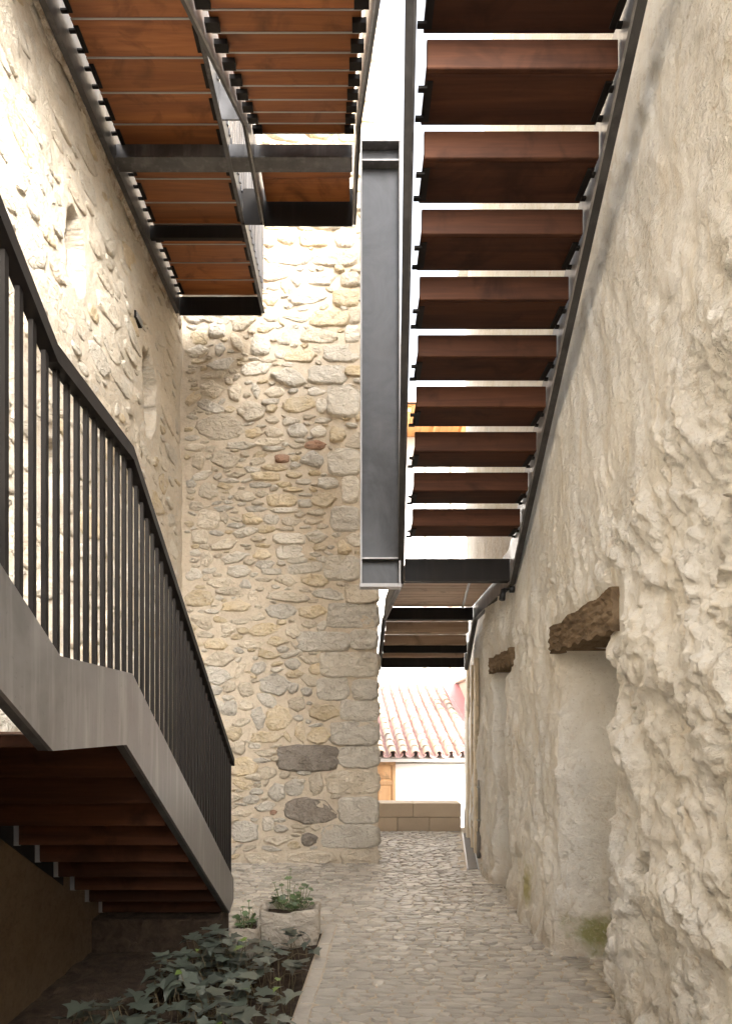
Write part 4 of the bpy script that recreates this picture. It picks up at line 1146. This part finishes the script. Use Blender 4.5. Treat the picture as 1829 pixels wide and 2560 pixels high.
def house():
    t = thing('tiled_house', (.8, 12, -1.75), 'low whitewashed house with a pale barrel tiled roof across the lane', 'house')
    y = 12.0
    xs = np.arange(-2.0, 2.71, .04); zs = np.arange(-1.75, 1.04, .04)
    X, Z = np.meshgrid(xs, zs, indexing='ij'); P = np.stack([X, y - .012 * fbm(X * 3, Z * 3, 0, 171, 4), Z], -1)
    obj('wall', grid_mesh('wall', P), MAT['white'], t)
    obj('wall_core', MB().box(-2.0, 2.7, 12.03, 16.2, -1.75, .98).mesh('wall_core'), MAT['white'], t)
    # door
    d = obj('door', MB().box(-.10, .735, y - .03, y + .02, -1.7, .93).mesh('door'), MAT['door_wood'], t)
    for a, b, c, e in ((-.10, .735, .87, .93), (-.10, -.04, -1.7, .8695), (.675, .735, -1.7, .8695), (-.04, .675, .50, .57)): obj('rail', MB().box(a, b, y - .055, y - .0305, c, e).mesh('rail', bevel=.004), MAT['door_wood'], d)
    for a, b, c, e in ((0, .30, .61, .85), (.34, .64, .61, .85), (0, .16, -1.6, .47), (.18, .40, -1.6, .47), (.42, .64, -1.6, .47)): obj('panel', MB().box(a, b, y - .044, y - .0305, c, e).mesh('panel', bevel=.008), MAT['door_wood'], d)
    # roof
    sl = R(22); ys, zs0 = 11.66, 1.03; cs, sn = math.cos(sl), math.sin(sl); L = 4.1
    roof = obj('roof', MB().prism([(ys + .1, zs0 - .03), (ys + .1 + L * cs, zs0 - .03 + L * sn), (ys + .1 + L * cs, zs0 - .09 + L * sn), (ys + .1, zs0 - .09)], -2.1, 2.55).mesh('roof'), MAT['grey_render'], t)
    def tile(name, r0, r1, ln, up):
        n = 8; V = []
        for rr, yy, th in ((r0, 0, 0), (r1, ln, 0), (r0 - .014, 0, 1), (r1 - .014, ln, 1)):
            for k in range(n + 1):
                a = math.pi * k / n; V.append((rr * math.cos(a), yy, (rr * .95 * math.sin(a) - .0) * (1 if up else -1)))
        F = []; w = n + 1
        for k in range(n):
            F += [(k, k + 1, w + k + 1, w + k), (2 * w + k + 1, 2 * w + k, 3 * w + k, 3 * w + k + 1), (k + 1, k, 2 * w + k, 2 * w + k + 1)]
        F += [(0, w, 3 * w, 2 * w), (n, 2 * w + n, 3 * w + n, w + n)]
        return mesh_from(name, V, F, False)
    cov, pan = tile('cover_tile', .082, .064, .42, True), tile('pan_tile', .085, .068, .42, False)
    rg = np.random.RandomState(44); pitch, ex = .2135, .285
    for i in range(-4, 13):
        for r in range(14):
            u = r * ex + rg.uniform(-.012, .012); x = -.40 + i * pitch - .057 * (u * cs) + rg.uniform(-.006, .006)
            if x > 2.48 - .02 * r: continue
            if i >= -3:
                obj('cover_tile', cov, TILES[rg.choice([0, 0, 1, 1, 2, 3])], roof, (x, ys + u * cs, zs0 + .052 + u * sn), (sl - R(4.5), R(rg.normal(0, 1.5)), .057 + rg.normal(0, .012)))
            if r < 14: obj('pan_tile', pan, MAT['tile_pan'], roof, (x + pitch / 2, ys + .03 + u * cs, zs0 + .062 + u * sn), (sl - R(2.5), 0, .057))
    # eave blocks and the cable run
    x = -1.2; k = 0
    while x < 2.6:
        w = rg.uniform(.30, .46); obj('eave_block', MB().box(x, x + w - .02, 11.80, 12.0 - .013, .955, 1.03).mesh('eave_block', bevel=.008), MAT['grey_render'] if k % 3 == 0 else MAT['white'], t); x += w; k += 1
    for k, (zc, ph) in enumerate(((.925, 0), (.90, 1.4))):
        obj('cable', MB().tube([(-1.2 + i * .15, 11.97, zc + .008 * math.sin(i * .8 + ph)) for i in range(26)], .007, 6).mesh('cable', True), MAT['cable'], t)
    obj('flashing', MB().prism([(ys + .2, zs0 + .06), (ys + L * cs, zs0 + .06 + L * sn), (ys + L * cs, zs0 + .02 + L * sn), (ys + .2, zs0 + .02)], 2.20, 2.62, lambda q: -.03 * (q - ys)).mesh('flashing'), MAT['pink'], t)
    obj('ridge_strip', MB().box(-2.1, 2.3, ys + .1 + L * cs, ys + .25 + L * cs, zs0 + L * sn - .1, zs0 + L * sn + .10).mesh('ridge_strip'), MAT['beige_render'], t)
house()

def stone_stub():
    t = thing('stone_gable', (2.75, 13.5, -1.75), 'pale stone gable end beside the barrel tiled roof', 'wall')
    obj('wall', MB().box(2.46, 3.6, 12.9, 15.4, -1.75, 2.62).mesh('wall', bevel=.02), MAT['beige_render'], t)
    rg = np.random.RandomState(6); z = -.2
    while z < 2.5:
        h = rg.uniform(.14, .22); x = 2.47
        while x < 3.2:
            w = rg.uniform(.2, .36); ol = outline(w - .02, h - .02, 0, 5, 12, rg); V, F = stone_verts(ol, .02, rg)
            obj('stone', mesh_from('stone', [(a, -d, b) for a, b, d in V], F), MS[rg.choice(['w', 'o', 't'])], t, (x + w / 2, 12.898, z + h / 2)); x += w
        z += h
    obj('coping', MB().box(2.38, 3.7, 12.8, 15.5, 2.625, 2.68).mesh('coping', bevel=.01), TILES[3], t)
stone_stub()

def white_building():
    t = thing('white_building', (1.5, 17, -1.75), 'tall white rendered building with orange timber eave beyond the tiled roof', 'building')
    obj('wall', MB().box(-3.5, 7, 16.5, 21, -1.75, 9.05).mesh('wall'), MAT['white'], t)
    obj('pilaster', MB().box(1.79, 2.08, 16.38, 16.498, -1.7, 8.9).mesh('pilaster'), MAT['grey_render'], t)
    obj('pilaster', MB().box(2.43, 2.64, 16.38, 16.498, -1.7, 8.9).mesh('pilaster'), MAT['beige_render'], t)
    for k in range(30):
        x = -1.0 + k * .155
        obj('eave_board', MB().box(x, x + .15, 14.9, 16.9, 9.06, 9.09).mesh('eave_board') if k == 0 else white_building.m, MAT['eave_wood'], t, (0 if k == 0 else k * .155, 0, 0))
        if k == 0: white_building.m = [o for o in t.children if o.name.startswith('eave_board')][0].data
    for k in range(7): obj('rafter', MB().box(-.9 + k * .7, -.82 + k * .7, 14.95, 16.499, 8.94, 9.058).mesh('rafter'), MAT['eave_wood'], t)
    obj('roof', MB().prism([(14.8, 9.095), (21, 11.2), (21, 11.3), (14.8, 9.2)], -1.1, 7.1).mesh('roof'), TILES[2], t)
white_building()
